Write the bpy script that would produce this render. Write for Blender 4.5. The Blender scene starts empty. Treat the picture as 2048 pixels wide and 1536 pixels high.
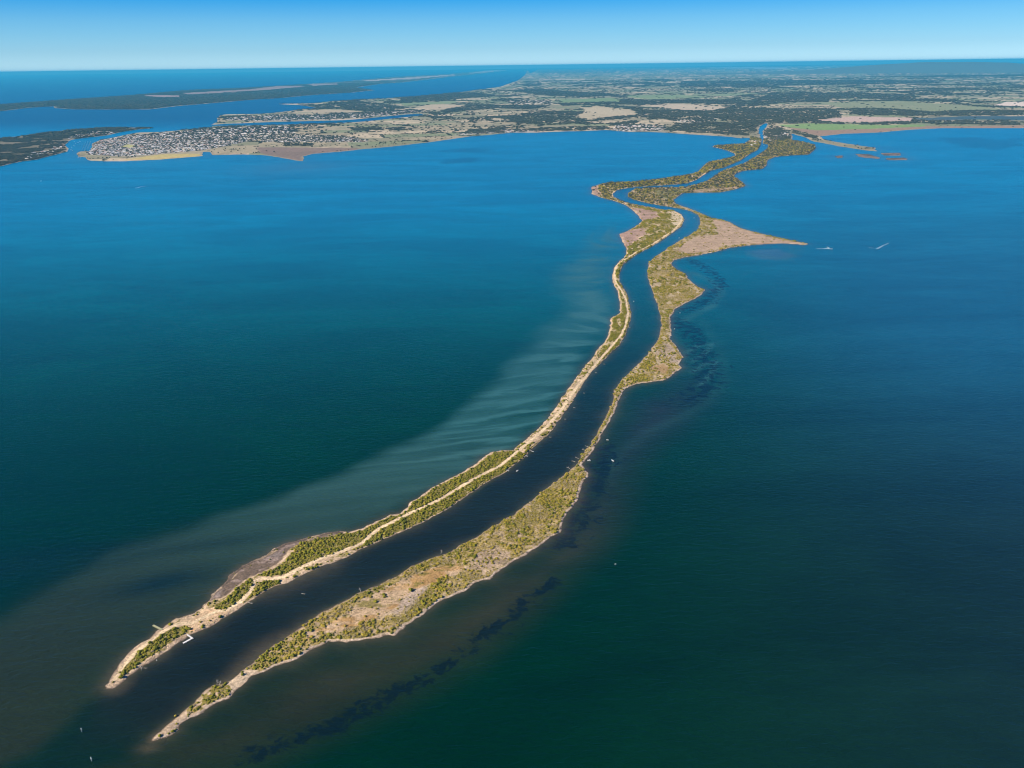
import bpy, math, random
import numpy as np
from mathutils import Vector

S = bpy.context.scene
COL = S.collection
R = math.radians

# ---------------------------------------------------------------- camera
H = 700.0                                   # the aircraft's height above the lake, metres
cam_d = bpy.data.cameras.new('camera')
cam = bpy.data.objects.new('camera', cam_d); COL.objects.link(cam); S.camera = cam
cam_d.sensor_width = 36.0
cam_d.lens = 1580.0 / 2048.0 * 36.0
cam_d.clip_start = 5.0
cam_d.clip_end = 400000.0
PITCH = 0.38312
from mathutils import Matrix
cam.matrix_world = (Matrix.Translation((0, 0, H)) @ Matrix.Rotation(math.pi/2 - PITCH, 4, 'X')
                    @ Matrix.Rotation(R(-0.740), 4, 'Z'))

# ---------------------------------------------------------------- light
SUN_AZ = Vector((-0.93, -0.36)).normalized()     # direction towards the sun
SUN_EL = 36.0
sun_dir = Vector((SUN_AZ.x*math.cos(R(SUN_EL)), SUN_AZ.y*math.cos(R(SUN_EL)), math.sin(R(SUN_EL))))
sd_ = bpy.data.lights.new('sun', 'SUN')
sd_.energy = 5.0; sd_.angle = R(0.53); sd_.color = (1.0, 0.88, 0.69)
sun = bpy.data.objects.new('sun', sd_); COL.objects.link(sun)
sun.rotation_euler = sun_dir.to_track_quat('Z', 'Y').to_euler()
sun.location = (0, 0, 900)

W = bpy.data.worlds.new('World'); S.world = W; W.use_nodes = True
nt = W.node_tree; nt.nodes.clear()
N = nt.nodes.new; L = nt.links.new
out = N('ShaderNodeOutputWorld'); bg = N('ShaderNodeBackground')
sky = N('ShaderNodeTexSky'); sky.sky_type = 'NISHITA'; sky.sun_disc = False
sky.sun_elevation = R(SUN_EL); sky.sun_rotation = math.atan2(SUN_AZ.x, SUN_AZ.y)
sky.altitude = 700; sky.air_density = 1.0; sky.dust_density = 0.4; sky.ozone_density = 3.0
tc = N('ShaderNodeTexCoord'); sp = N('ShaderNodeSeparateXYZ')
L(tc.outputs['Generated'], sp.inputs[0])
sq = N('ShaderNodeVectorMath'); sq.operation = 'MULTIPLY'; sq.inputs[1].default_value = (0.35, 1, 1)
L(tc.outputs['Generated'], sq.inputs[0]); L(sq.outputs[0], sky.inputs[0])
rmp = N('ShaderNodeValToRGB')               # clear, deep blue air above a pale band on the horizon
el = rmp.color_ramp.elements
SKY = [(0.0, (0.30, 0.48, 0.74)), (0.018, (0.20, 0.355, 0.56)), (0.033, (0.160, 0.325, 0.515)), (0.049, (0.120, 0.295, 0.485)), (0.072, (0.032, 0.235, 0.46)), (0.12, (0.006, 0.17, 0.41)), (0.35, (0.01, 0.13, 0.36)), (1.0, (0.04, 0.16, 0.36))]
while len(el) < len(SKY): el.new(0.5)
for e, (p, c) in zip(el, SKY): e.position = p; e.color = (*c, 1)
L(sp.outputs[2], rmp.inputs[0])
mx = N('ShaderNodeMix'); mx.data_type = 'RGBA'; mx.blend_type = 'MULTIPLY'; mx.inputs[0].default_value = 1
gain = N('ShaderNodeVectorMath'); gain.operation = 'SCALE'; gain.inputs['Scale'].default_value = 3.0
L(rmp.outputs[0], gain.inputs[0])
L(sky.outputs[0], mx.inputs[6]); L(gain.outputs[0], mx.inputs[7])
L(mx.outputs[2], bg.inputs[0]); bg.inputs[1].default_value = 0.071
L(bg.outputs[0], out.inputs[0])

S.view_settings.view_transform = 'Standard'; S.view_settings.look = 'None'
S.view_settings.exposure = 0.5; S.view_settings.gamma = 1.0
S.view_settings.use_curve_mapping = False
S.render.engine = 'CYCLES'
S.cycles.max_bounces = 4; S.cycles.diffuse_bounces = 1; S.cycles.glossy_bounces = 1
S.cycles.transmission_bounces = 1; S.cycles.volume_bounces = 0; S.cycles.transparent_max_bounces = 4
S.cycles.use_denoising = True
S.cycles.pixel_filter_type = 'BLACKMAN_HARRIS'; S.cycles.filter_width = 1.05
S.cycles.caustics_reflective = False; S.cycles.caustics_refractive = False

# ---------------------------------------------------------------- survey: outlines in metres (x east of the camera, y ahead of it)
MAP = {
 'west_jetty': [-498.8,758.2,-490.6,760.2,-487.3,766.4,-484.9,778.2,-478.8,785.7,-470.4,798.9,-458.4,812.4,-450.4,828.7,-442.4,841.8,-433.8,853.9,-420.2,862.4,-408.1,876.3,-396.7,893.2,-384.4,909.1,-373.7,925.6,-366.3,936.8,-353.2,954,-330.5,971.5,-307.8,992.7,-284.4,1014.5,-278.7,1014.4,-241.1,1050.4,-211.4,1074.2,-184.7,1099,-156.6,1120.9,-128.6,1155.4,-116.8,1167.2,-99.1,1191.7,-68.1,1229.8,-35.6,1274.7,-12.8,1302.9,18.3,1352.4,50.4,1417.9,82.8,1478.4,108.7,1551.3,132.9,1622.3,169.2,1735.2,193,1801.7,225.8,1872.4,260.9,1948,292.3,2011.2,319.1,2091.2,344.6,2198.1,362.8,2284.9,372.7,2394.8,382.6,2514.6,380.6,2588.4,377.3,2676.2,392.2,2790.1,423.5,2924.1,464.7,3019,522.1,3132.3,567.6,3202.7,637.4,3337.1,715.9,3497.9,791.8,3657.1,844.3,3832.4,858.8,3986.6,844.1,4090.8,791.2,4116.1,734.1,4207.6,659.6,4304.2,615.6,4426.7,592,4579.7,600.9,4685.2,642.8,4821.1,712.8,4902.3,789.1,4955.3,878.9,4977.5,1026.6,5025.8,1125.3,5079.7,1229.1,5268.3,1330.3,5508.7,1412.3,5693.1,1538.6,5843.3,1649.2,6043.4,1799,6319.2,1993,6763.1,2141.2,7056.9,2259,7382.2,2376.5,7739.3,2492.5,8104.5,2476.7,8464.5,2348.4,8013.1,2183.7,7638.1,2055.6,7593.1,1870.2,7495.6,1831.3,7381.2,1865.6,7203.8,1877.6,7037.1,1873,6778.1,1822.7,6589.4,1629.5,6338.9,1524.2,6222,1432.2,5988.2,1299.5,5598.5,1317.3,5663.5,1237.2,5518.1,1011.2,5324,804.6,5174.7,641.1,5157.4,560.2,5068.9,500.3,4951.3,494.5,4805.6,475.4,4696,514,4560.4,577.3,4429.8,619.2,4284.4,633.9,4128.1,638.6,3923.5,634.6,3810.2,598.4,3704.9,542.6,3589.9,482.9,3497.4,478.2,3347.1,474.9,3194.9,457.9,3092.9,445.6,3045.3,413.3,2972.6,384.9,2879.7,360.8,2749.1,353.3,2667.4,353.9,2534.1,340.8,2380,327.3,2294.1,295.5,2250.6,275.5,2119.1,255.8,2037.1,235.3,1995.5,207.4,1910.9,183.3,1852.9,154.1,1764.1,132.6,1709,99.3,1607,76.5,1537.1,49.5,1479.4,21.2,1425.4,-0.7,1390.2,-20.3,1386.4,-39.8,1383.2,-56.4,1362.3,-72.2,1334.4,-94.1,1300.2,-124.4,1270,-144.9,1245.3,-164,1212.6,-179.4,1193.7,-179.8,1179.1,-192.1,1157.8,-208.7,1155.4,-226.9,1136.1,-248,1113.6,-266.5,1102.8,-287.3,1105.1,-319.6,1094.8,-364.2,1072.4,-378.4,1058.7,-386.8,1040,-401.8,1025.3,-417.4,1007.8,-425.3,985.8,-423.1,973.5,-430.5,957.1,-436.8,944.1,-433.6,929.7,-439.3,915.8,-446.6,902.2,-458.7,893.1,-466.4,890.6,-477.5,871.2,-481.9,867.5,-485.5,850,-494.6,840.3,-501.5,822.5,-504.8,799.5,-505.5,784,-505.1,769.9,-504.7,763.6],
 'east_jetty': [-412,676.9,-411.8,681.3,-406.6,689.4,-402,699.4,-397.7,706.8,-391.9,718.2,-384.5,733.8,-377.9,748.8,-369.7,760.1,-361.9,764.2,-353.2,770.4,-344.9,783.3,-337.2,794.2,-328.5,807.7,-323.8,819.2,-316.4,833.3,-306.5,845.3,-296.9,860,-285.8,876.5,-270.2,898.7,-246.5,918.8,-223.7,939.6,-199.9,959.7,-177.1,980.5,-153.9,1005.2,-116.6,1034,-94,1043.6,-85.3,1060.7,-56.5,1085,-30.9,1117.9,-2,1148.3,30.7,1192.6,56.4,1235.5,54,1231.1,90.5,1280.8,116.8,1324.1,140.8,1380.7,163.2,1434.6,193.3,1518.5,220,1611.2,236.1,1687.5,266.2,1760.1,311.1,1848.2,354.4,1933.1,401.6,2049.8,430.7,2166.6,449.6,2296.3,464.2,2457.9,475.1,2621.9,491.8,2784.9,523,2942.3,566.8,3051.1,628.3,3166.7,649.4,3211.1,722.6,3346.3,798.3,3476.8,853.5,3585.6,903.2,3754.8,936.3,3941,924.5,4063.7,885.2,4152,825.4,4222.8,752.7,4320.1,695.7,4444.6,674.9,4572.8,693.5,4704.5,746.3,4840.7,813.6,4893.2,936.1,4911.9,1061.8,4900.6,1163.4,5013.1,1276,5196.1,1369.3,5394.9,1460.2,5609.6,1599.7,5854.7,1750,6072.4,1988.2,6569.3,2256.4,7152.1,2370,7487.5,2369.2,7675.6,2506.7,8102.4,2660.9,8313.6,2744.3,8182.1,2742.8,7954.7,2779.4,7746.9,2771.9,7431.8,2657.3,7099,2441.9,6657.9,2245,6585.5,2119.4,6506.6,1995.5,6296.3,1893.5,5976.6,1796.4,5759.3,1638.1,5668,1551,5538.6,1491.8,5380,1475,5136.8,1452.1,4941.3,1343.5,4792.7,1218.4,4678.5,1111.3,4687.8,1006.1,4672.5,922.7,4470,902.1,4427.7,897.1,4285.4,938,4126.3,957.5,4019.8,982.9,3860.1,1039.4,3763.3,1049.7,3605.6,1105.9,3472.3,1182.9,3331.8,1240.6,3243.2,1207.6,3231.4,1131.4,3263.8,1009,3243.6,898.1,3196.1,822.8,3122.1,737.1,3064.2,675.3,3031.1,628.4,2986.1,606.8,2929.6,607.4,2852,627.8,2777.1,621.7,2677.7,631.9,2592.9,647.1,2556.2,626.1,2505,590.6,2448.1,549.6,2401.7,505.4,2334.2,471.9,2248.5,460.5,2167.3,437,2055.2,440.4,1985.3,441.5,1909,422.5,1868.3,421.4,1828.5,390.4,1784.8,366.6,1751.9,321.8,1734.6,292.8,1726.3,264.9,1699.9,255.1,1678,242.8,1635.4,220.6,1563.3,196.9,1496.4,170.6,1421,144.2,1357.9,130.9,1323.7,140.1,1291.5,121.6,1242.8,113.1,1194.8,93.2,1158,82.9,1130.5,74.4,1092.9,57.5,1078.7,36.6,1050.9,16.6,1027.6,-6.5,1008.4,-21.5,989.6,-36.1,971.3,-56.1,965.7,-75,942.3,-92.2,931.1,-108.7,914.6,-127.3,890.4,-147.2,869.9,-159.8,849.9,-174.4,847.7,-197.9,839.5,-222.3,837.6,-245.6,839.2,-257.8,827.4,-275,811.3,-286.6,800.1,-303.9,793.6,-316.6,782.8,-327.2,776.4,-334.1,763.7,-340.9,751.3,-346,739.1,-357.5,733.3,-368.3,717.8,-382.4,708.5,-389.7,701.1,-389,691.8,-393.3,684.6,-402.5,679.4,-409.1,675],
 'mainland': [2681.9,7800.7,2577.6,7815.8,2456.5,7887.2,2542.5,8271.9,2311,8233.3,2264.6,8389.8,2008.4,8664.8,1685,9053,1498,9172,1363,9194,1121,9511,752,9387,682,9398,323,9277,42,9323,-232,9020,-404,8882.2,-574,8594.5,-778.4,8260.2,-1045.8,7896.5,-1251.5,7676.1,-1362,7571.8,-1540,7366.9,-1732.7,7228.2,-1772.1,7025.8,-1655.8,6585.4,-1763.6,6734.4,-2002,7003.5,-2158.5,7175.6,-2346.2,7251.3,-2615.8,7231.9,-2738.6,7519.8,-2798.6,7527.4,-2680.6,7136.1,-2692,7137.5,-2929.7,6918,-3197.1,6807.6,-3362.1,6826.6,-3541.4,6894.1,-3703.9,7157.7,-3828.9,7275.5,-3986.9,7565.2,-4042.2,7744.2,-3941.6,7731.3,-4108,8120.7,-4326.2,8554.7,-4465,9021,-4480,9347,-4496,9696,-4513,10072,-4229,10123,-4067,10503,-3893,10866,-3961,11110,-3541,11104,-3129,11123,-2662,11281,-2262,11406,-2042,11624,-1763,12124,-1542,12560,-1331,12900,-1381,13390,-1623,13235,-1862,12820,-2146,12232,-2375,11992,-2800,11882,-3312,11793,-3688,11577,-3930,11520,-4041,11293,-4185,11964,-4506,12906,-4705,13609,-4745,13974,-4130,14019,-3899,14747,-3831,15374,-3574,15768,-4287,17241,-4860,17744,-4929,18000,-4197,17969,-4009,18999,-3516,19910,-2947,20494,-2439,21407,-1643,23750,-1891,23313,-1345,24770,-1046,26562,-291,30119,555,44013,1337,66723,3190,138667,2074,79973,7484,195857,71699,182415,116001,157987,147551,129015,15056,13165,8551.3,8376.2,5623,9013,4812,9156,4308.2,8966.8,3913.8,8685.9,3481.6,8591.1,3150.8,8328.5,3060,8047.8,3063,7706,3119.1,7383.7,3183.4,7141,3070.7,6830.4,3022.4,6888.9,2985.1,7055.6,2925.7,7291.2,2917.3,7597.8,2873.5,7733.3,2957.2,8208.4,2974.9,8672.9],
 'river': [2460.3,7996.5,2647,8693,2747,9088,2981,9821,3200,10308,3171,10132,2922,9430,2724.4,8881.5,2609.1,8443.8,2451.9,7887.9],
 'barrier_island': [-15115,11513,-10525,15081,-9824,16175,-10083,17717,-9872,18214,-9338,17260,-8573,16566,-7733,16355,-6914,16149,-6927,17417,-6629,18804,-6238,20797,-5830,21470,-5503,23662,-4761,25347,-4389,27783,-5757,31999,-5807,38709,-5187,40588,-5013,44389,-4026,64392,-2992,76953,-258,128881,3852,191941,1586,74983,3477,195969,-205,150000,-3754,156133,-5174,105357,-5934,86879,-8833,69370,-9064,52758,-9165,45482,-9779,39740,-10508,34389,-11961,31488,-11546,25379,-11894,21822,-11920,19690,-19093,14542],
 'wooded_island': [-5164.2,6939.5,-6425.4,8706.5,-5824,9468,-5726,9801,-5738,10373,-5628,10772,-5358,11059,-4907,10979,-4619,10883,-4751,10621,-4759,10113,-4688,9637,-4786,9393,-4820,9073,-4548.7,8446.4,-4289.6,8018.3,-4148.7,7699.6,-4114.8,7416.4,-4059.7,7050.6,-4115.4,6866.5,-4085.5,6552.4,-4034.1,5356.1],
 'path': [-496.5,773,-498.1,797.2,-488.8,827,-480.6,846.2,-471,863.4,-459,876,-439.4,878.2,-429.5,888.5,-416.8,901.6,-401.1,906.7,-388.8,923.1,-380.6,948.7,-383.3,969.6,-373,978.5,-359.1,975.2,-342.2,981,-320.3,1005.6,-296.8,1028,-257.5,1054.2,-240.2,1067.8,-231.7,1089.1,-218.9,1111,-190,1141,-171.3,1160.5,-132,1196.7,-112,1222.1,-69.9,1275.6,-24.6,1323,-0.8,1363.4,20.8,1402.4,42.2,1438.2,74.7,1500.2,111.2,1590.4,153.8,1717.3,180.5,1782.5,224.4,1893.9,271.9,2006,307,2091.7,332.1,2184.6,354.8,2300.5,368.2,2445.3,368.3,2551.7,363.4,2666.9,373.8,2791.1,401.6,2925.3,462.7,3044.4,512.5,3146.3,590.3,3269.3,662.4,3409.1,743.7,3576.5,812.9,3761.1,849.8,3908.2,842,4008.1,793.9,4052.7,730.5,4185.8,637.3,4306,595.7,4452.8,590.4,4632.4,619.2,4766.4,704.4,4903,863.9,4991.2,1029,5038.1,1156.2,5141.4,1245.6,5301.1,1338.8,5545.4,1468,5868.9,1604,6048.4,1759.5,6280.3,1946.3,6670.3],
 'v1': [-496.1,777.3,-495.5,794.9,-491,806.1,-487.8,824.6,-479.5,843.7,-469.9,860.9,-457,870.8,-441.4,874.4,-439.7,865.4,-442.7,855.3,-454.3,838.3,-461.6,824.1,-469.8,812.6,-477.7,801.3,-483,788,-488.5,779.3],
 'v2': [-423.3,915.4,-409.5,932,-403.5,958,-395.3,972.9,-386,978.8,-383.3,963.6,-383.4,945.9,-389.7,925.9,-403.7,904.1,-418.7,907.1],
 'v3': [-378,939.9,-379.7,957.5,-367.5,972.3,-344.2,974.9,-341,962.7,-358.7,954.1,-369,939.8],
 'v4': [-389.7,985.1,-365.2,997.1,-352.2,1019.3,-345.6,1045.9,-325.8,1069.7,-297.4,1076.2,-269.7,1084.5,-264,1054.3,-288.2,1032.8,-321.5,1010.5,-341.9,987.2,-360.8,981.4],
 'v5': [-389,722,-383.7,731.8,-376.8,745.8,-367.5,753.8,-361.3,757.9,-349.7,759.8,-346.1,753.4,-348.8,743.2,-360.3,737.4,-368.1,725.6,-381.3,713.2],
 'v6': [-336.8,787.5,-333.8,798.7,-321.8,812.2,-314.1,830.9,-305.8,842.8,-296.3,857.5,-285.1,873.9,-269.6,896,-261,903.9,-249.4,898.3,-248.8,846.6,-262.1,832.3,-276.2,816,-290.4,802.4,-304.8,797,-317.8,787.2,-327,786.3],
 'wide_sand': [-444.3,873.1,-441.6,888.7,-435.3,904.7,-420.6,912.6,-415.1,901.6,-398.5,904,-399.2,885.3,-423.8,872.7,-426.9,862.6,-435.2,857.7],
 'mud1': [-432.6,926.8,-432.2,941.1,-421.1,967.4,-414.4,1004.5,-400.3,1020.4,-377,1039.8,-362.8,1067.1,-337.5,1077.1,-310.6,1090.9,-284.1,1099.5,-284.7,1092.1,-309,1083.6,-336.7,1073.5,-351.3,1052.9,-355,1022.7,-374.6,997.3,-396.2,976,-406.1,949.3,-418.4,932.2],
 'meadow': [-281.5,850.2,-268.9,862,-254.2,872,-233,892.6,-215.5,922.9,-189.4,947.6,-160.1,974.6,-133.8,992.7,-107.1,1006.1,-78.7,1012,-76.3,993.9,-84.5,981.6,-104.7,973.4,-121.7,958,-137.8,938.4,-153.4,918.3,-168.5,899.9,-184,887.3,-196.4,879.1,-218.9,864.1,-233.8,854.3,-259.9,857.8,-273,842.2],
 'pale1': [-51.3,1046.1,-30,1059.4,-2.6,1045,1.2,1028,-12.2,1011.8,-29,992.9,-49.1,974.7,-58.5,981,-77.4,987.7,-73.4,1019.7],
 'pale2': [-185.4,887.3,-167.8,910.2,-146.7,940.9,-129.9,952.3,-121.1,955.1,-135,932,-146.7,909.8,-157.8,886.8],
 'pale3': [375.3,1943.7,414.8,2012.4,430.7,1952.9,426.6,1875.6,396.8,1855.5,382.3,1877.2],
 'orange3': [342.2,1836.7,384.1,1866.5,392.9,1834.9,372.8,1785.4,351.4,1806],
 'gap_tip': [-355,762,-350.1,770.4,-344.2,781.1,-338.4,787.6,-321.9,785.1,-327.2,776.4,-334.1,763.7,-337.6,755.4,-343.9,751.3,-349.7,759.8],
 'tan_spit': [974,3823.1,1034.8,3745.5,1045.2,3589.2,1096.9,3441.9,1173.6,3303.6,1234,3240.8,1012.9,3257.2,888,3223.7,806.2,3123.1,715.3,3090.4,667.9,3131.2,728.6,3288.7,818.6,3429.3,916.2,3453.6,942.8,3612.9],
 'pink1': [627.7,4238.3,694.6,4144.9,751.7,4055.9,734.2,3916.6,687.3,3843.6,637.5,3828.5,643.8,4002.5],
 'pink2': [485.9,3497.2,548.9,3589.5,613.5,3635.2,600.2,3474.2,545.4,3357.4,469.2,3195.3,478.2,3347.1],
 'sandy_bend': [793.9,4052.7,847.1,4069.6,857.7,3946.8,832.1,3796.2,766,3624.8,760.7,3801.2,802.8,3950.8],
 'pink3': [500.3,4951.3,560.2,5068.9,534.8,4830.6,538.4,4636.8,500.9,4587.4,479.5,4695.7],
 'olive': [865.9,4801.4,1058.1,4842,975.5,4680.2,902.1,4427.7,857.6,4481,837.7,4638],
 'east_tan2': [1034.8,4730.1,1134.3,4806.3,1353,4874.3,1460.4,4985.7,1334.9,4805.7,1141.6,4693.2],
 'W1': [-367,12339,60,12561,364,13345,780,13619,1360,13112,1292,12449,774,11945,739,11390,372,10706,129,10635,-32,11546],
 'W2': [-1298,13371,-1122,14482,-770,16258,-403,16156,306,15458,762,15334,385,14108,-148,14661,-770,13992,-1078,12649],
 'W3': [16,24797,941,27068,1556,24135,2669,21529,2685,19743,1852,19636,1010,20345,611,22335],
 'W4': [932,16309,2371,17029,3071,17435,2698,15289,1929,15504,988,15273],
 'W5': [1333,16752,2201,17713,3199,17394,4398,17010,4965,18171,4421,15303,3876,14960,3232,15646,2335,15905],
 'W6': [4144,15382,5456,18001,6261,19256,6530,16955,5932,15380,5204,15597,4367,14358,3856,14055],
 'W7': [1930,12978,2507,13582,2678,12463,3289,12659,3856,14055,4131,13570,5014,12960,3986,10249,3480,10347,3416,10848,3057,9977,2972,9993,2680,10269,2840,11229,2492,11581,1899,11155,1859,11433],
 'W8': [1776,9399,2083,10382,2585,10520,3047,10200,2791,9226,2464.7,8513.2,2062.5,8904.6,1824,9207],
 'W9': [2365.2,7740.9,2590.5,8415.8,3114,9967,3095,9174,2931.2,8518.5,2719.8,7958.1,2444.2,7729.6],
 'W10': [6227,20138,6757,19930,8356,20216,8608,17615,7711,15950,6966,16810,5979,16504,4723,15215],
 'W11': [4104,13186,4865,13382,5114,12936,4593,11417,3925,10745,3328,10147,3120,9966],
 'W12': [3763,10292,4461,10111,5250,10477,6122,9836,5834,9361,4940,9842,4263,9650,3614,9874],
 'W13': [5272,12896,6223,12661,7441,12013,6790,10939,5219,11281,4781,11671],
 'W14': [6240,15722,7709,16251,8076,15545,7639,13687,8121,13135,7914,12794,7361,13215,7765,14936,7399,15588,5944,14963],
 'W15': [7288,35728,13900,33799,15287,30096,13823,26794,11928,27004,5396,26390],
 'W16': [29595,72251,39786,65388,22523,36901,18765,36468,18000,41585],
 'W17': [-1981,10351,-1248,10222,-1199,9810,-1884,9829],
 'W17b': [-999,9586,-779,9739,-750,9363,-948,9219],
 'W18': [-3019,11348,-2426,11620,-2276,10966,-2521,10665,-2795,10603],
 'W18b': [-1545,13428,-765,12122,-834,11848,-1468,12734],
 'W19': [-3937,16103,-3696,19600,-2413,16717,-1755,15297,-2825,14904],
 'W20': [-2796,21712,-2008,23896,-948,24025,-205,20781,-1309,18837,-2389,18499],
 'W21': [3120,9966,3087,9175,3167,8808.7,3075.2,8190.4,2930,7791.4,2943.9,8065.3,3013.7,8749.5,2914,9024],
 'W22': [2997,9777,3039,9003,3008.7,8750.4,2759,8545.8,2590.5,8415.8],
 'W23': [-577,9075,-457,9781,-30,10008,117,9683,574,10004,1190,10105,1135,9509,329,9458,-237,9227],
 'W24': [1044,10818,1202,11569,1996,12292,1925,11847,1214,11034],
 'W25': [1243,10426,1618,10954,1768,11182,1693,10692,1252,9988],
 'W26': [2252,7757.1,2445.2,7929.7,2259,7382.2,1920.2,6577.6,1856.3,6491.9,1842.2,6587.1,1899.2,6876.4,1954.7,7423.7,2150.4,7518],
 'W27': [-2264.5,8333.3,-1896.2,8212.6,-1821.4,7875.7,-2173.8,7987],
 'W28': [4632,189197,18256,195148,22189,127363,16166,92734,6557,69965,2018,82479],
 'P3': [2260,14929,3183,15403,3757,14081,3190,13037,2818,13127,2613,14166],
 'P4': [951,11907,1543,15123,2016,13704,1907,12312,1075,11322],
 'P1': [-1757,15530,-1437,16993,-818,15762,-1232,14509],
 'P5': [4000,10730,4698,11252,5272,10857,4950,10177,4266,10195,3904,10382],
 'P6': [7800,13429,8665,14565,9215,14401,8165,12729],
 'P9': [-3774,15139,-3345,15252,-2518,14414,-2523,13835,-3289,14012],
 'P10': [1240,14742,1766,14173,1894,12476,1510,12087,1245,13139],
 'G1': [1428,17961,2490,18296,2237,16597,1333,16752],
 'G2': [2601,19773,4130,20054,4465,18343,2953,17473],
 'G4': [4354,20410,6109,20184,4803,18597],
 'G3': [5675,15457,7253,15522,7449,13524,7384,12373,6086,12003,5858,13129,5321,13266],
 'G5': [3248,9942,3616,10092,4372,9734,4844,9646,4747,9419,4130,9181,3383,9034,3205,9537],
 'G6': [1033,18087,2323,18710,2249,17067,1069,16546],
 'G7': [-2227,17221,-1130,18111,-1056,16883,-1993,16336],
 'R5': [3205,9537,3383,9034,4130,9181,4747,9419,5834,9361,5654,9064,4339,9034,3941.3,8748.9,3150.8,8328.5,3159.9,8983.1],
 'R6': [-2425.7,7894.6,-1430.9,7700,-1373.8,7573.4,-1732.7,7228.2,-1772.1,7025.8,-1655.8,6585.4,-1763.6,6734.4,-2213.1,7288.2],
 'Y1': [-3263.9,6909.3,-3102.9,7345.1,-2748.2,7355,-2680.6,7136.1,-2909.4,6868],
 'Y2': [-3850.2,8150.4,-3884.9,8423,-3709.5,8196.6,-3655.4,7934.4],
 'L1': [5230,10734,6279,11051,7078,10741,6583,9972,5889,10348,5234,10286],
 'L2': [31830,129864,38815,143728,38471,116926,33176,100801,28454,105296],
 'B1': [-8537,49668,-7343,57609,-4960,79427,-4414,70634,-5940,52668,-7606,46215],
 'B1b': [-4287,84649,-3441,143055,189,196000,148,155207,-2429,100798],
 'B2': [-11151,25777,-9617,24671,-9047,23191,-9435,22958,-10614,24520],
 'B3': [-10601,27334,-9544,31205,-9579,32072,-9989,36213,-9073,36850,-8173,34200,-8495,29169,-9194,26771,-8278,27675,-9593,25193],
 'B4': [-9817,41143,-8216,40737,-7547,37671,-8158,35237],
 'H1': [-4190,8288.7,-4401.6,8888.1,-4427,9544,-4154,9937,-3753,10512,-3281,10779,-2877,10797,-2576,9984,-2561,9252,-2711.8,8641.5,-2805.1,7846.3,-2865,7616,-3353.8,7156.2,-3766.1,7373.4,-3897,7565.2,-3978.3,7854.8],
 'H2': [-4260,12401,-4354,13032,-3965,13446,-3634,13723,-3116,13259,-2810,13717,-1679,14620,-1418,13764,-1886,12989,-2505,12189,-3541,11974],
 'H3': [-2763,9084,-2949,9815,-2633,10153,-2392,9363,-1889,9114,-1456.9,8575.9,-1434.4,8284.6,-1862.5,8345.9,-2522.9,8440.4],
 'H4': [1180,9407,1336,10296,1550,10483,1883,9979,1743,9221,1234,9270],
 'H5': [2095,10859,2658,11545,3131,12039,2778,10977,2308,10340],
 'H6': [-613.2,8997,-387,9485,-29,9708,263,9658,547,9514,184,9353,-236,9157],
 'H7': [-45,18098,937,17789,833,15810,7,16576],
 'H8': [2349.7,7808.9,2614.9,8412,2857.4,8859.7,3095,9174,2869.7,8372.3,2560.4,7912.8,2380.3,7712.7],
 'H9': [-4145.4,7012.1,-4148.2,7210.9,-4311.7,7898.2,-4521.1,8442.6,-4655.2,8601.1,-4440.9,7915.1,-4394.2,7450.7],
 'H10': [-4894,9164,-4877,9579,-4699,9819,-4942,10341,-5282,10398,-5097,9613],
 'H11': [2342.5,8302.5,2406.7,8004.4,2282.4,7499.7,2140.3,7281.1],
 'plume': [524.7,3371,497.3,3846.2,331.9,3491.3,217,3099.5,129.4,2709.6,120,2342.8,23,2017.7,-46.4,1748,-136.5,1583.3,-244.6,1414.8,-346.9,1287.8,-456.2,1192.2,-561.9,1130.6,-652.4,1059.7,-705.9,958.5,-722.6,913.2,-850.9,729.9,-620.3,452.4,-222.1,447.5,-326.2,622.7,-407.2,663.6,-484,739.5,-459.9,836,-404.7,906.8,-325.7,1012.2,-191.5,1152.9,-24.7,1328,90.4,1528.9,229.5,1930.4,328.4,2230.6,383.2,2842.4],
 'shoal': [-410.1,670.6,-325.7,761.4,-253.5,822.6,-153.1,849.7,-21.4,980.2,73.9,1085.6,130.4,1265.6,170.6,1385.3,264.6,1631.5,388.8,1748.9,459,1796,472.3,1653.6,370.3,1495.1,248.3,1320.5,182.1,1112.8,123,1015.3,34.7,897.9,-51.2,791.2,-148.2,717.9,-239.9,660.9,-310.2,622.4,-385.1,611.1],
 'weed': [-293.1,653.6,-264.1,668.3,-223.2,685.4,-193.9,711,-162.9,738,-123.4,759.5,-83,796.3,-46.4,837.9,-13.7,877.6,21.5,920.3,59.3,966.2],
 'weed2': [73.1,1071.2,111.1,1145.5,146.6,1246.7,180.3,1385],
 'weed3': [467.4,2224.6,505.6,2128.2,491.4,1883,464.1,1714.5,398.5,1627.1],
 'weed4': [532.3,2324.2,634,2430.6,711.1,2612.3,727.3,2823.8,689,2985.8],
 'pale_shoal': [925.3,3148.9,1095.2,3176.3,1126,3029.2,1025.6,2958.4,932,2963.7],
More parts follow.
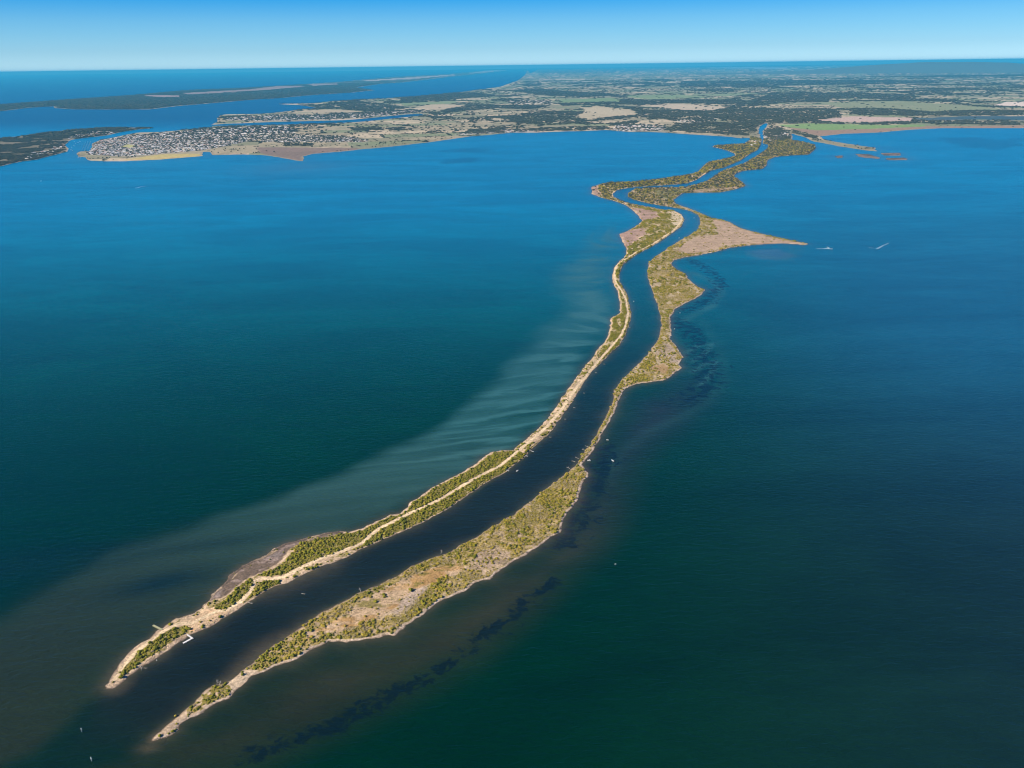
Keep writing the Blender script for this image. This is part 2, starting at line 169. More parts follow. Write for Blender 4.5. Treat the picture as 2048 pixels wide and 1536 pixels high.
 'channel': [-498.8,758.2,-490.6,760.2,-487.3,766.4,-484.9,778.2,-478.8,785.7,-470.4,798.9,-458.4,812.4,-450.4,828.7,-442.4,841.8,-433.8,853.9,-420.2,862.4,-408.1,876.3,-396.7,893.2,-384.4,909.1,-373.7,925.6,-366.3,936.8,-353.2,954,-330.5,971.5,-307.8,992.7,-284.4,1014.5,-278.7,1014.4,-241.1,1050.4,-211.4,1074.2,-184.7,1099,-156.6,1120.9,-128.6,1155.4,-116.8,1167.2,-99.1,1191.7,-68.1,1229.8,-35.6,1274.7,-12.8,1302.9,18.3,1352.4,50.4,1417.9,82.8,1478.4,108.7,1551.3,132.9,1622.3,169.2,1735.2,193,1801.7,225.8,1872.4,260.9,1948,292.3,2011.2,319.1,2091.2,344.6,2198.1,362.8,2284.9,372.7,2394.8,382.6,2514.6,380.6,2588.4,377.3,2676.2,392.2,2790.1,423.5,2924.1,464.7,3019,522.1,3132.3,567.6,3202.7,637.4,3337.1,715.9,3497.9,791.8,3657.1,844.3,3832.4,858.8,3986.6,844.1,4090.8,791.2,4116.1,734.1,4207.6,659.6,4304.2,615.6,4426.7,592,4579.7,600.9,4685.2,642.8,4821.1,712.8,4902.3,789.1,4955.3,878.9,4977.5,1026.6,5025.8,1125.3,5079.7,1229.1,5268.3,1330.3,5508.7,1412.3,5693.1,1538.6,5843.3,1649.2,6043.4,1799,6319.2,1993,6763.1,2141.2,7056.9,2259,7382.2,2376.5,7739.3,2369.2,7675.6,2370,7487.5,2256.4,7152.1,1988.2,6569.3,1750,6072.4,1599.7,5854.7,1460.2,5609.6,1369.3,5394.9,1276,5196.1,1163.4,5013.1,1061.8,4900.6,936.1,4911.9,813.6,4893.2,746.3,4840.7,693.5,4704.5,674.9,4572.8,695.7,4444.6,752.7,4320.1,825.4,4222.8,885.2,4152,924.5,4063.7,936.3,3941,903.2,3754.8,853.5,3585.6,798.3,3476.8,722.6,3346.3,649.4,3211.1,628.3,3166.7,566.8,3051.1,523,2942.3,491.8,2784.9,475.1,2621.9,464.2,2457.9,449.6,2296.3,430.7,2166.6,401.6,2049.8,354.4,1933.1,311.1,1848.2,266.2,1760.1,236.1,1687.5,220,1611.2,193.3,1518.5,163.2,1434.6,140.8,1380.7,116.8,1324.1,90.5,1280.8,54,1231.1,56.4,1235.5,30.7,1192.6,-2,1148.3,-30.9,1117.9,-56.5,1085,-85.3,1060.7,-94,1043.6,-116.6,1034,-153.9,1005.2,-177.1,980.5,-199.9,959.7,-223.7,939.6,-246.5,918.8,-270.2,898.7,-285.8,876.5,-296.9,860,-306.5,845.3,-316.4,833.3,-323.8,819.2,-328.5,807.7,-337.2,794.2,-344.9,783.3,-353.2,770.4,-361.9,764.2,-369.7,760.1,-377.9,748.8,-384.5,733.8,-391.9,718.2,-397.7,706.8,-402,699.4,-406.6,689.4,-411.8,681.3,-412,676.9,-423.5,650.3,-480.2,612.5,-551.6,545.1,-675.5,579.8,-541.6,665.8,-511.3,740],
 'sand_mid': [-2.4,1383.9,21.2,1425.4,49.5,1479.4,76.5,1537.1,99.3,1607,132.6,1709,154.1,1764.1,183.3,1852.9,207.4,1910.9,230.4,1949.2,231.9,1893.6,197.5,1811.5,170,1744.6,133.6,1630.6,109.2,1559,83.2,1485.5,50.6,1424.5,20.3,1373.8],
 'dark_lake': [-772.4,7214.7,-540.2,7522.1,-58,7343.7,-294.9,7101.1],
 'dark_lake2': [-572.3,6290.8,-385.1,6760.3,-238.2,6695.2,-267.1,6383.4,-497.9,6200.5],
 'dark_lake3': [4194.6,7947.5,4453.5,7979.4,4585.2,7682.2,4950.6,7903.3,4453.4,7082.8,4078.7,6804.3,3900.6,7158.2],
 'flat1': [2815.8,6640.8,2912.4,6628.8,2899.3,6367,2845.7,6266.5,2749.8,6430.6],
 'flat2': [2917.4,6320,3084.1,6344.9,3019.9,6176.8,2873,6176.9],
 'flat3': [3037.2,6682.2,3204.8,6691,3116.9,6479,2975.7,6496.2],
 'flat4': [2604.2,6513.3,2662.4,6534.5,2617.5,6382.6,2556.1,6362.9],
 'swirl1': [656.2,2790.1,693.4,2680.7,690.8,2517.6,625.8,2363.3,553.4,2281.3,511.1,2222.7],
 'swirl2': [455.2,1941,504.8,1998.8,539.9,2005.6,491.8,1912.9,458.3,1877],
 'swirl3': [440.9,1796.7,484.7,1854.3,517.3,1874.8,489.3,1794.9,440.8,1715.3],
 'swirl4': [562.1,2220.5,547.9,1957,504.6,1744.8,443,1625.6,369.3,1540.8,282.4,1468.6,208.2,1373.4,173.4,1283.4],
 'swirl5': [1040,3654.5,1109.6,3354.9,1142.5,3136,1046.9,2965.5,944.6,3075],
}

MAP = {k: np.array(v, dtype=float).reshape(-1, 2) for k, v in MAP.items()}

# ---------------------------------------------------------------- numeric helpers
def _hash(ix, iy, seed):
    h = (ix.astype(np.int64)*374761393 + iy.astype(np.int64)*668265263 + seed*1442695041) & 0x7fffffff
    h = ((h ^ (h >> 13))*1274126177) & 0x7fffffff
    h = h ^ (h >> 16)
    return (h & 0xffff)/65535.0

def vn(x, y, seed=0):
    ix = np.floor(x); iy = np.floor(y); fx = x-ix; fy = y-iy
    fx = fx*fx*(3-2*fx); fy = fy*fy*(3-2*fy)
    a = _hash(ix, iy, seed); b = _hash(ix+1, iy, seed); c = _hash(ix, iy+1, seed); d = _hash(ix+1, iy+1, seed)
    return (a*(1-fx)+b*fx)*(1-fy)+(c*(1-fx)+d*fx)*fy

def fbm(x, y, seed=0, n=3):
    s = 0; a = 0.5; t = 0
    for k in range(n):
        s = s + a*vn(x*2**k+k*17.3, y*2**k-k*9.1, seed+k); t += a; a *= 0.55
    return s/t

def sdist(P, poly, closed=True):
    """signed distance (positive inside) of points P to a polygon, or minus the distance to a line"""
    n = len(P); outd = np.empty(n); ins = np.zeros(n, bool)
    A = poly; Bq = np.roll(poly, -1, 0) if closed else poly[1:]
    if not closed: A = poly[:-1]
    d = Bq-A; dd = np.maximum((d*d).sum(1), 1e-9)
    step = max(1, 3000000//len(A))
    for s in range(0, n, step):
        p = P[s:s+step]
        wx = p[:, 0:1]-A[:, 0]; wy = p[:, 1:2]-A[:, 1]
        t = np.clip((wx*d[:, 0]+wy*d[:, 1])/dd, 0, 1)
        ex = wx-t*d[:, 0]; ey = wy-t*d[:, 1]
        outd[s:s+step] = np.sqrt((ex*ex+ey*ey).min(1))
        if closed:
            c = (A[:, 1] > p[:, 1:2]) != (Bq[:, 1] > p[:, 1:2])
            xi = A[:, 0]+(p[:, 1:2]-A[:, 1])*d[:, 0]/np.where(np.abs(d[:, 1]) < 1e-9, 1e-9, d[:, 1])
            ins[s:s+step] = (np.sum(c & (p[:, 0:1] < xi), 1) % 2) == 1
    return np.where(ins, outd, -outd)

def near(P, name, pad=60.0, closed=True):
    """like sdist but skips points far outside the outline's bounding box"""
    q = MAP[name]; lo = q.min(0)-pad; hi = q.max(0)+pad
    m = (P[:, 0] > lo[0]) & (P[:, 0] < hi[0]) & (P[:, 1] > lo[1]) & (P[:, 1] < hi[1])
    o = np.full(len(P), -1e5)
    if m.any(): o[m] = sdist(P[m], q, closed)
    return o

def sm(x, a, b):
    t = np.clip((x-a)/(b-a), 0, 1); return t*t*(3-2*t)

def mixc(c, col, m):
    return c*(1-m[:, None])+np.array(col)*m[:, None]

def tag(o, label=None, cat=None, group=None, kind=None):
    if label: o['label'] = label
    if cat: o['category'] = cat
    if group: o['group'] = group
    if kind: o['kind'] = kind
    return o

def new_obj(name, me, parent=None):
    o = bpy.data.objects.new(name, me); COL.objects.link(o)
    if parent: o.parent = parent
    return o

def mesh_np(name, V, Fc, mats=(), smooth=False):
    me = bpy.data.meshes.new(name)
    V = np.asarray(V, dtype=np.float32); Fc = np.asarray(Fc, dtype=np.int32)
    k = Fc.shape[1]
    me.vertices.add(len(V)); me.vertices.foreach_set('co', V.ravel())
    me.loops.add(Fc.size); me.loops.foreach_set('vertex_index', Fc.ravel())
    me.polygons.add(len(Fc)); me.polygons.foreach_set('loop_start', np.arange(0, Fc.size, k, dtype=np.int32))
    me.polygons.foreach_set('loop_total', np.full(len(Fc), k, dtype=np.int32))
    if smooth: me.polygons.foreach_set('use_smooth', np.ones(len(Fc), bool))
    for m in mats: me.materials.append(m)
    me.update(calc_edges=True)
    return me

def add_col(me, name, C):
    a = me.color_attributes.new(name, 'FLOAT_COLOR', 'POINT')
    C4 = np.ones((len(C), 4), np.float32); C4[:, :C.shape[1]] = C
    a.data.foreach_set('color', C4.ravel())

# ---------------------------------------------------------------- materials
def mat(name):
    m = bpy.data.materials.new(name); m.use_nodes = True
    t = m.node_tree; b = t.nodes['Principled BSDF']
    b.inputs['Specular IOR Level'].default_value = 0.15
    return m, t, b

def noise(t, scale, detail=2.0, vec=None, rough=0.5, dist=0.0):
    n = t.nodes.new('ShaderNodeTexNoise'); n.inputs['Scale'].default_value = scale
    n.inputs['Detail'].default_value = detail; n.inputs['Roughness'].default_value = rough
    n.inputs['Distortion'].default_value = dist
    if vec: t.links.new(vec, n.inputs['Vector'])
    return n

def math_(t, op, a, b=None, c=None, clamp=False):
    n = t.nodes.new('ShaderNodeMath'); n.operation = op; n.use_clamp = clamp
    for i, v in enumerate((a, b, c)):
        if v is None: continue
        if isinstance(v, (int, float)): n.inputs[i].default_value = v
        else: t.links.new(v, n.inputs[i])
    return n.outputs[0]

def mapr(t, v, a, b, c, d):
    n = t.nodes.new('ShaderNodeMapRange'); t.links.new(v, n.inputs[0])
    for i, q in enumerate((a, b, c, d)): n.inputs[i+1].default_value = q
    return n.outputs[0]

def mixrgb(t, fac, a, b, mode='MIX'):
    n = t.nodes.new('ShaderNodeMix'); n.data_type = 'RGBA'; n.blend_type = mode
    for i, v in ((0, fac), (6, a), (7, b)):
        if isinstance(v, (int, float)): n.inputs[i].default_value = v
        elif isinstance(v, tuple): n.inputs[i].default_value = (*v, 1)
        else: t.links.new(v, n.inputs[i])
    return n.outputs[2]

def geo_pos(t):
    g = t.nodes.new('ShaderNodeNewGeometry'); return g.outputs['Position']

def ground_material():
    m, t, b = mat('ground_cover')
    b.inputs['Roughness'].default_value = 0.95
    a = t.nodes.new('ShaderNodeVertexColor'); a.layer_name = 'body'
    pos = geo_pos(t)
    n1 = noise(t, 0.35, 4, pos, 0.65)
    n2 = noise(t, 0.03, 3, pos, 0.6)
    f = math_(t, 'MULTIPLY', mapr(t, n1.outputs[0], 0.3, 0.7, 0.5, 1.45), mapr(t, n2.outputs[0], 0.3, 0.7, 0.78, 1.2))
    v = t.nodes.new('ShaderNodeVectorMath'); v.operation = 'SCALE'
    t.links.new(a.outputs[0], v.inputs[0]); t.links.new(f, v.inputs['Scale'])
    t.links.new(v.outputs[0], b.inputs['Base Color'])
    bp = t.nodes.new('ShaderNodeBump'); bp.inputs['Distance'].default_value = 0.5; bp.inputs['Strength'].default_value = 0.6
    t.links.new(n1.outputs[0], bp.inputs['Height']); t.links.new(bp.outputs[0], b.inputs['Normal'])
    return m

def water_material():
    m, t, b = mat('lake_water')
    pos = geo_pos(t)
    body = t.nodes.new('ShaderNodeVertexColor'); body.layer_name = 'body'
    zone = t.nodes.new('ShaderNodeVertexColor'); zone.layer_name = 'zone'
    sz = t.nodes.new('ShaderNodeSeparateColor'); t.links.new(zone.outputs[0], sz.inputs[0])
    # large soft mottling of the water's base colour
    def stretched(ang, sx, sy):
        mp = t.nodes.new('ShaderNodeMapping'); mp.inputs['Rotation'].default_value = (0, 0, R(ang))
        mp.inputs['Scale'].default_value = (sx, sy, 1); t.links.new(pos, mp.inputs['Vector']); return mp.outputs[0]
    big = noise(t, 1.0, 5, stretched(20, 0.0011, 0.0030), 0.62, 1.0)
    gust = noise(t, 1.0, 4, stretched(-20, 0.012, 0.035), 0.65, 0.5)
    c = mixrgb(t, 1.0, body.outputs[0], mixrgb(t, mapr(t, big.outputs[0], 0.35, 0.65, 0, 1), (0.80, 0.82, 0.84), (1.18, 1.16, 1.13)), 'MULTIPLY')
    c = mixrgb(t, 1.0, c, mixrgb(t, mapr(t, gust.outputs[0], 0.3, 0.7, 0, 1), (0.90, 0.90, 0.91), (1.10, 1.10, 1.09)), 'MULTIPLY')
    # silt: long curving bands lying across the plume
    flow = t.nodes.new('ShaderNodeAttribute'); flow.attribute_name = 'flow'
    fs = t.nodes.new('ShaderNodeSeparateXYZ'); t.links.new(flow.outputs['Vector'], fs.inputs[0])
    warp = noise(t, 1.0, 3, flow.outputs['Vector'], 0.55, 0.6)
    brk = noise(t, 0.6, 2, flow.outputs['Vector'], 0.5, 0.8)
    ph = math_(t, 'ADD', math_(t, 'MULTIPLY', fs.outputs[1], 6.2832*0.85), math_(t, 'MULTIPLY', warp.outputs[0], 13.0))
    crest = math_(t, 'POWER', math_(t, 'ADD', math_(t, 'MULTIPLY', math_(t, 'SINE', ph), 0.5), 0.5), 2.2)
    amp = math_(t, 'MULTIPLY', fs.outputs[2], mapr(t, brk.outputs[0], 0.38, 0.62, 0.15, 1.0))
    sv = math_(t, 'ADD', 0.80, math_(t, 'MULTIPLY', amp, math_(t, 'SUBTRACT', math_(t, 'MULTIPLY', crest, 1.5), 0.62)))
    sv = math_(t, 'ADD', sv, math_(t, 'MULTIPLY', math_(t, 'SUBTRACT', warp.outputs[0], 0.5), 0.7))
    pl = math_(t, 'MULTIPLY', sz.outputs[0], math_(t, 'MAXIMUM', sv, 0.05))
    sxyz = t.nodes.new('ShaderNodeSeparateXYZ'); t.links.new(pos, sxyz.inputs[0])
    silt = mixrgb(t, mapr(t, sxyz.outputs[1], 750, 1500, 0, 1), (0.050, 0.064, 0.036), (0.036, 0.130, 0.124))     # river silt near the mouth, greener farther up
    c = mixrgb(t, pl, c, silt)
    # sea-grass beds
    wd = noise(t, 0.05, 6, pos, 0.7, 0.6)
    wf = math_(t, 'ADD', wd.outputs[0], math_(t, 'MULTIPLY', math_(t, 'SUBTRACT', sz.outputs[1], 1.0), 0.30))
    c = mixrgb(t, math_(t, 'MULTIPLY', mapr(t, wf, 0.42, 0.51, 0, 1), 0.80), c, (0.002, 0.008, 0.012))
    # sandy shallows by the shore
    sh = noise(t, 0.06, 4, pos, 0.6, 0.3)
    sf = math_(t, 'MULTIPLY', sz.outputs[2], mapr(t, sh.outputs[0], 0.3, 0.7, 0.7, 1.1), clamp=True)
    c = mixrgb(t, sf, c, (0.10, 0.082, 0.05))
    t.links.new(c, b.inputs['Base Color'])
    b.inputs['Roughness'].default_value = 0.22
    b.inputs['IOR'].default_value = 1.333; b.inputs['Specular Tint'].default_value = (0.3, 0.92, 1, 1)
    b.inputs['Specular IOR Level'].default_value = 0.5
    # wind ripples
    w1 = noise(t, 1.0, 3, stretched(-25, 0.055, 0.14), 0.6, 0.6)
    w2 = noise(t, 1.0, 2, stretched(-35, 0.4, 0.9), 0.6, 0.3)
    hgt = math_(t, 'ADD', math_(t, 'MULTIPLY', w1.outputs[0], 1.0), math_(t, 'MULTIPLY', w2.outputs[0], 0.22))
    bp = t.nodes.new('ShaderNodeBump'); bp.inputs['Distance'].default_value = 1.6; bp.inputs['Strength'].default_value = 0.8
    t.links.new(hgt, bp.inputs['Height']); t.links.new(bp.outputs[0], b.inputs['Normal'])
    return m

def leaf_material(name, c1, c2, rough=0.75, trans=0.0):
    m, t, b = mat(name)
    oi = t.nodes.new('ShaderNodeObjectInfo')
    pos = geo_pos(t); n = noise(t, 0.8, 3, pos, 0.7)
    f = math_(t, 'ADD', math_(t, 'MULTIPLY', oi.outputs['Random'], 0.65), math_(t, 'MULTIPLY', mapr(t, n.outputs[0], 0.3, 0.7, 0, 1), 0.4), clamp=True)
    t.links.new(mixrgb(t, f, c1, c2), b.inputs['Base Color'])
    b.inputs['Roughness'].default_value = rough
    return m

def plain(name, c, rough=0.8, var=0.15, scale=1.5, metal=0.0):
    m, t, b = mat(name)
    pos = geo_pos(t); n = noise(t, scale, 4, pos, 0.65)
    lo = tuple(x*(1-var) for x in c); hi = tuple(min(1, x*(1+var)) for x in c)
    t.links.new(mixrgb(t, mapr(t, n.outputs[0], 0.3, 0.7, 0, 1), lo, hi), b.inputs['Base Color'])
    b.inputs['Roughness'].default_value = rough; b.inputs['Metallic'].default_value = metal
    return m

M = dict(
    ground=ground_material(), water=water_material(),
    leaf=leaf_material('green_leaves', (0.066, 0.088, 0.008), (0.31, 0.275, 0.022)),
    olive=leaf_material('olive_leaves', (0.22, 0.18, 0.018), (0.40, 0.31, 0.045)),
    grey=leaf_material('grey_twigs', (0.30, 0.24, 0.11), (0.56, 0.45, 0.26), 0.9),
    pine=leaf_material('dark_leaves', (0.030, 0.036, 0.026), (0.078, 0.078, 0.046)),
    bark=plain('bark', (0.16, 0.13, 0.10)), drift=plain('bleached_wood', (0.5, 0.46, 0.40)),
    rock=leaf_material('rocks', (0.18, 0.13, 0.10), (0.42, 0.33, 0.27), 0.95),
    white=plain('white_paint', (0.8, 0.8, 0.78), 0.4, 0.06), deck=plain('grey_planks', (0.46, 0.47, 0.47), 0.8, 0.2, 3.0),
    concrete=plain('mossy_concrete', (0.40, 0.40, 0.24), 0.9, 0.3, 0.8), glass=plain('dark_glass', (0.03, 0.04, 0.05), 0.1, 0.1),
    foam=plain('foam', (0.40, 0.50, 0.54), 0.9, 0.25, 0.4), motor=plain('black_motor', (0.03, 0.03, 0.035), 0.4),
    hull=plain('blue_hull_stripe', (0.06, 0.12, 0.28), 0.4),
    rope=plain('rope', (0.4, 0.33, 0.2)), bird=plain('white_feathers', (0.8, 0.8, 0.78), 0.9, 0.05),
)

# ---------------------------------------------------------------- level-of-detail lattice shared by land and water
# (columns of equal bearing, rows that close up towards the camera)
def lattice(u0, u1, du, w0, w1, dw):
    u = np.arange(u0, u1+du, du); w = np.arange(w0, w1+dw, dw); return u, w

def grid_xy(iu, iw, u, w):
    Y = H/w[iw]; return u[iu]*Y, Y

def land_mesh(name, outlines, du, dw, colour, height, pad=6.0, holes=(), wob=(3.0, 22.0, 1.4, 6.0), box=None):
    allp = np.vstack([MAP[o] for o in outlines])
    wv = H/np.maximum(allp[:, 1], 300); uv = allp[:, 0]/np.maximum(allp[:, 1], 300)
    u0, u1 = max(uv.min(), -1.15)-4*du, min(uv.max(), 1.15)+4*du
    w0, w1 = max(wv.min()-4*dw, H/200000), wv.max()+4*dw
    K = 6
    nu = int((u1-u0)/du/K)+2; nw = int((w1-w0)/dw/K)+2
    u = u0+np.arange(nu*K+1)*du; w = w0+np.arange(nw*K+1)*dw
    ci, cj = np.meshgrid(np.arange(nu), np.arange(nw), indexing='ij'); ci = ci.ravel(); cj = cj.ravel()
    def XY(fu, fw):
        Y = H/fw; return np.stack([fu*Y, Y], 1)
    def sd_all(P):
        s = np.full(len(P), -1e9)
        for o in outlines: s = np.maximum(s, sdist(P, MAP[o]))
        for o in holes: s = np.minimum(s, -near(P, o, 400))
        return s
    Pc = XY(u[ci*K+K//2], w[cj*K+K//2])
    a = XY(u[ci*K], w[cj*K]); bq = XY(u[ci*K+K], w[cj*K+K])
    rad = np.hypot(*(a-bq).T)*0.62
    s = sd_all(Pc)
    act = s > -(rad+pad+6)
    deep = s > (rad*2+400)
    ci, cj = ci[act], cj[act]
    # fine cells
    k = np.arange(K); kk, ll = np.meshgrid(k, k, indexing='ij'); kk = kk.ravel(); ll = ll.ravel()
    fi = (ci[:, None]*K+kk).ravel(); fj = (cj[:, None]*K+ll).ravel()
    NW = nw*K+1
    def vid(i, j): return i*NW+j
    quads = np.stack([vid(fi, fj), vid(fi+1, fj), vid(fi+1, fj+1), vid(fi, fj+1)], 1)
    uniq, inv = np.unique(quads, return_inverse=True)
    inv = inv.reshape(quads.shape)
    P = XY(u[uniq//NW], w[uniq % NW])
    sd = sd_all(P)
    amp1, s1, amp2, s2 = wob
    sd = sd+(fbm(P[:, 0]/s1, P[:, 1]/s1, 5, 2)-0.5)*2*amp1+(vn(P[:, 0]/s2, P[:, 1]/s2, 9)-0.5)*2*amp2
    cell = P[:, 1]*P[:, 1]/H*dw
    padv = pad+cell*1.2
    keep = ((sd+padv)[inv] > 0).any(1)
    inv = inv[keep]
    used = np.unique(inv); rem = np.full(len(uniq), -1); rem[used] = np.arange(len(used)); inv = rem[inv]
    P, sd, cell = P[used], sd[used], cell[used]
    Z = height(P, sd, cell)
    C = colour(P, sd)
    me = mesh_np(name, np.column_stack([P, Z]), inv[:, ::-1], [M['ground']], True)
    add_col(me, 'body', np.clip(C, 0.004, 0.9))
    o = new_obj(name, me); tag(o, kind='structure')
    return o

# ---------------------------------------------------------------- ground colours
SAND = (0.64, 0.48, 0.31); PATH = (0.76, 0.60, 0.38); SHINGLE = (0.45, 0.33, 0.22); UNDER = (0.19, 0.165, 0.03)
MUD = (0.105, 0.078, 0.062); TAN = (0.50, 0.36, 0.22); PINK = (0.36, 0.23, 0.19); OCHRE = (0.40, 0.24, 0.085)

def glade(P):
    """small dry openings in the scrub, wider farther up the jetties"""
    x, y = P[:, 0], P[:, 1]
    return sm(fbm(x/15, y/42, 201, 3), 0.59, 0.65)*sm(y, 1300, 1900)*(1-sm(y, 5200, 6200)*0.5)

def veg_west(P, sd):
    """how densely shrubs cover the western jetty, 0..1"""
    x = P[:, 0]; y = P[:, 1]
    path = -near(P, 'path', 60, False)
    pw = 2.3+0.8*vn(x/9, y/9, 3)
    near_tip = np.maximum.reduce([near(P, k, 30) for k in ('v1', 'v2', 'v3', 'v4')])
    zone_near = y < 1062
    inner = near(P, 'channel', 120) > -7
    far_v = np.where(inner, sm(sd, 1.6, 3.2), sm(sd, 4.5, 8.0))*sm(path, pw+0.6, pw+2.2)
    nb = near(P, 'v4', 30)
    v = np.where(zone_near & (y < 1050), sm(near_tip+(vn(x/5, y/5, 8)-0.5)*3, -0.5, 1.5), far_v)
    # band between path and channel on the near half: scattered shrubs
    v = np.maximum(v, 0.42*sm(sd, 2.0, 3.5)*sm(path, pw+0.8, pw+2)*(near(P, 'mud1', 60) < -3)*(near_tip < 0)*(near(P, 'wide_sand', 30) < 0)
                   * (fbm(x/14, y/14, 21) > 0.5)*zone_near*(x > -470))
    ws = near(P, 'sand_mid', 30)
    v = np.where(ws > 0, np.maximum(0.5*(fbm(x/12, y/12, 4) > 0.53)*sm(path, 3, 4.5), 0), v)
    v *= 1-sm(near(P, 'wide_sand', 30), -1, 1)
    v *= 1-sm(near(P, 'mud1', 30), -1, 1)
    far = y > 3300
    for k, q in (('pink1', .95), ('pink2', .92), ('sandy_bend', .75), ('pink3', .9)): v *= 1-q*sm(near(P, k, 60), -3, 6)
    v = np.where(far, v*(0.45+0.55*(fbm(x/60, y/60, 31) > 0.42)), v)
    v = v*(1-0.85*glade(P))*(1-0.5*sm(fbm(x/8, y/8, 205, 2), 0.66, 0.74))
    return np.clip(v, 0, 1)*np.where(sd < 1.8, 0, 1)

def col_west(P, sd):
    x, y = P[:, 0], P[:, 1]
    n = fbm(x/7, y/7, 1, 3); n2 = fbm(x/45, y/45, 2, 3)
    c = np.tile(np.array(SAND), (len(P), 1))
    c = mixc(c, SHINGLE, sm(n+0.3*n2, 0.55, 0.8)*0.8)
    rim = sm(n2, 0.4, 0.6)
    outer = near(P, 'channel', 120) < -6
    c = mixc(c, (0.64, 0.53, 0.40), (1-sm(sd, 1.0, 3.5))*0.75*sm(n+0.5*n2, 0.6, 0.85)*np.where(outer, 1, 0.6))
    c = mixc(c, (0.20, 0.15, 0.11), (1-sm(sd, 1.0, 3.0))*sm(n+0.5*n2, 0.74, 0.60)*0)
    c = mixc(c, (0.17, 0.13, 0.10), (1-sm(sd, 1.5, 4.0))*(1-sm(n, 0.38, 0.52))*0.7)
    v = veg_west(P, sd)
    c = mixc(c, UNDER, sm(v, 0.1, 0.6)*0.93)
    c = mixc(c, (0.26, 0.22, 0.05), sm(v, 0.1, 0.6)*sm(n, 0.5, 0.8)*0.8)
    c = mixc(c, (0.46, 0.37, 0.22), glade(P)*0.8)
    c = mixc(c, MUD, sm(near(P, 'mud1', 60)+(n-0.5)*6, -2, 3)*0.9)
    c = mixc(c, (0.30, 0.25, 0.23), sm(near(P, 'mud1', 60), -1, 4)*sm(n2+n*0.4, 0.72, 0.9)*0.6)
    mz = (near(P, 'mud1', 60) > -7)*(sd < 7)
    c = mixc(c, (0.085, 0.065, 0.055), mz*(0.9-0.5*(n2 > 0.55)))
    c = mixc(c, (0.38, 0.29, 0.25), sm(near(P, 'mud1', 60), 0, 6)*sm(fbm(x/16, y/9, 83), 0.52, 0.62)*0.6)
    for k, q in (('pink1', PINK), ('pink2', PINK), ('pink3', PINK), ('sandy_bend', (0.6, 0.5, 0.34))):
        s = near(P, k, 120); c = mixc(c, q, sm(s+(n2-0.5)*60, -6, 8)*0.8)
    ws = near(P, 'wide_sand', 30)
    c = mixc(c, (0.60, 0.43, 0.26), sm(ws, -1, 1)*0.9)
    c = mixc(c, (0.55, 0.25, 0.07), sm(ws, 1, 4)*sm(n2, 0.48, 0.62)*0.75)
    path = -near(P, 'path', 60, False)
    wid = np.where(y > 3300, 5.0, 2.4)+0.8*(vn(x/9, y/9, 3)-0.3)
    c = mixc(c, PATH, (1-sm(path, wid, wid+1.3))*0.92)
    c = mixc(c, (0.16, 0.11, 0.075), 1-sm(sd, 0.2, 1.3))       # wet margin
    c = mixc(c, (0.10, 0.075, 0.055), 1-sm(sd, -3.0, 0.3))
    return c

def veg_east(P, sd):
    x, y = P[:, 0], P[:, 1]
    n2 = fbm(x/30, y/30, 12, 3)
    outer = near(P, 'channel', 120) < -6
    v = np.where(outer, sm(sd, 3.0, 6.0), sm(sd, 1.4, 2.6))
    v *= 1-0.93*sm(near(P, 'meadow', 40)+(vn(x/8, y/8, 14)-0.5)*8, -1, 3)
    for k, q in (('pale1', .45), ('pale2', .7), ('pale3', .35), ('orange3', .8), ('tan_spit', .93), ('east_tan2', .8), ('olive', .4)):
        v *= 1-q*sm(near(P, k, 60), -2, 4)
    v *= 1-sm(near(P, 'gap_tip', 30), -1.5, 1)
    # the bare neck and the point
    tip = (x < -372) & (y < 760)
    v = np.where(tip, sm(near(P, 'v5', 30), -1, 1)*(fbm(x/9, y/9, 7) > 0.36)+0.12*(sd > 2.5), v)
    v = np.where(n2 > 0.66, v*0.5, v)
    v = v*(1-0.85*glade(P))*(1-0.7*sm(fbm(x/9, y/9, 206, 2), 0.62, 0.72))
    return np.clip(v, 0, 1)*(sd > 1.6)

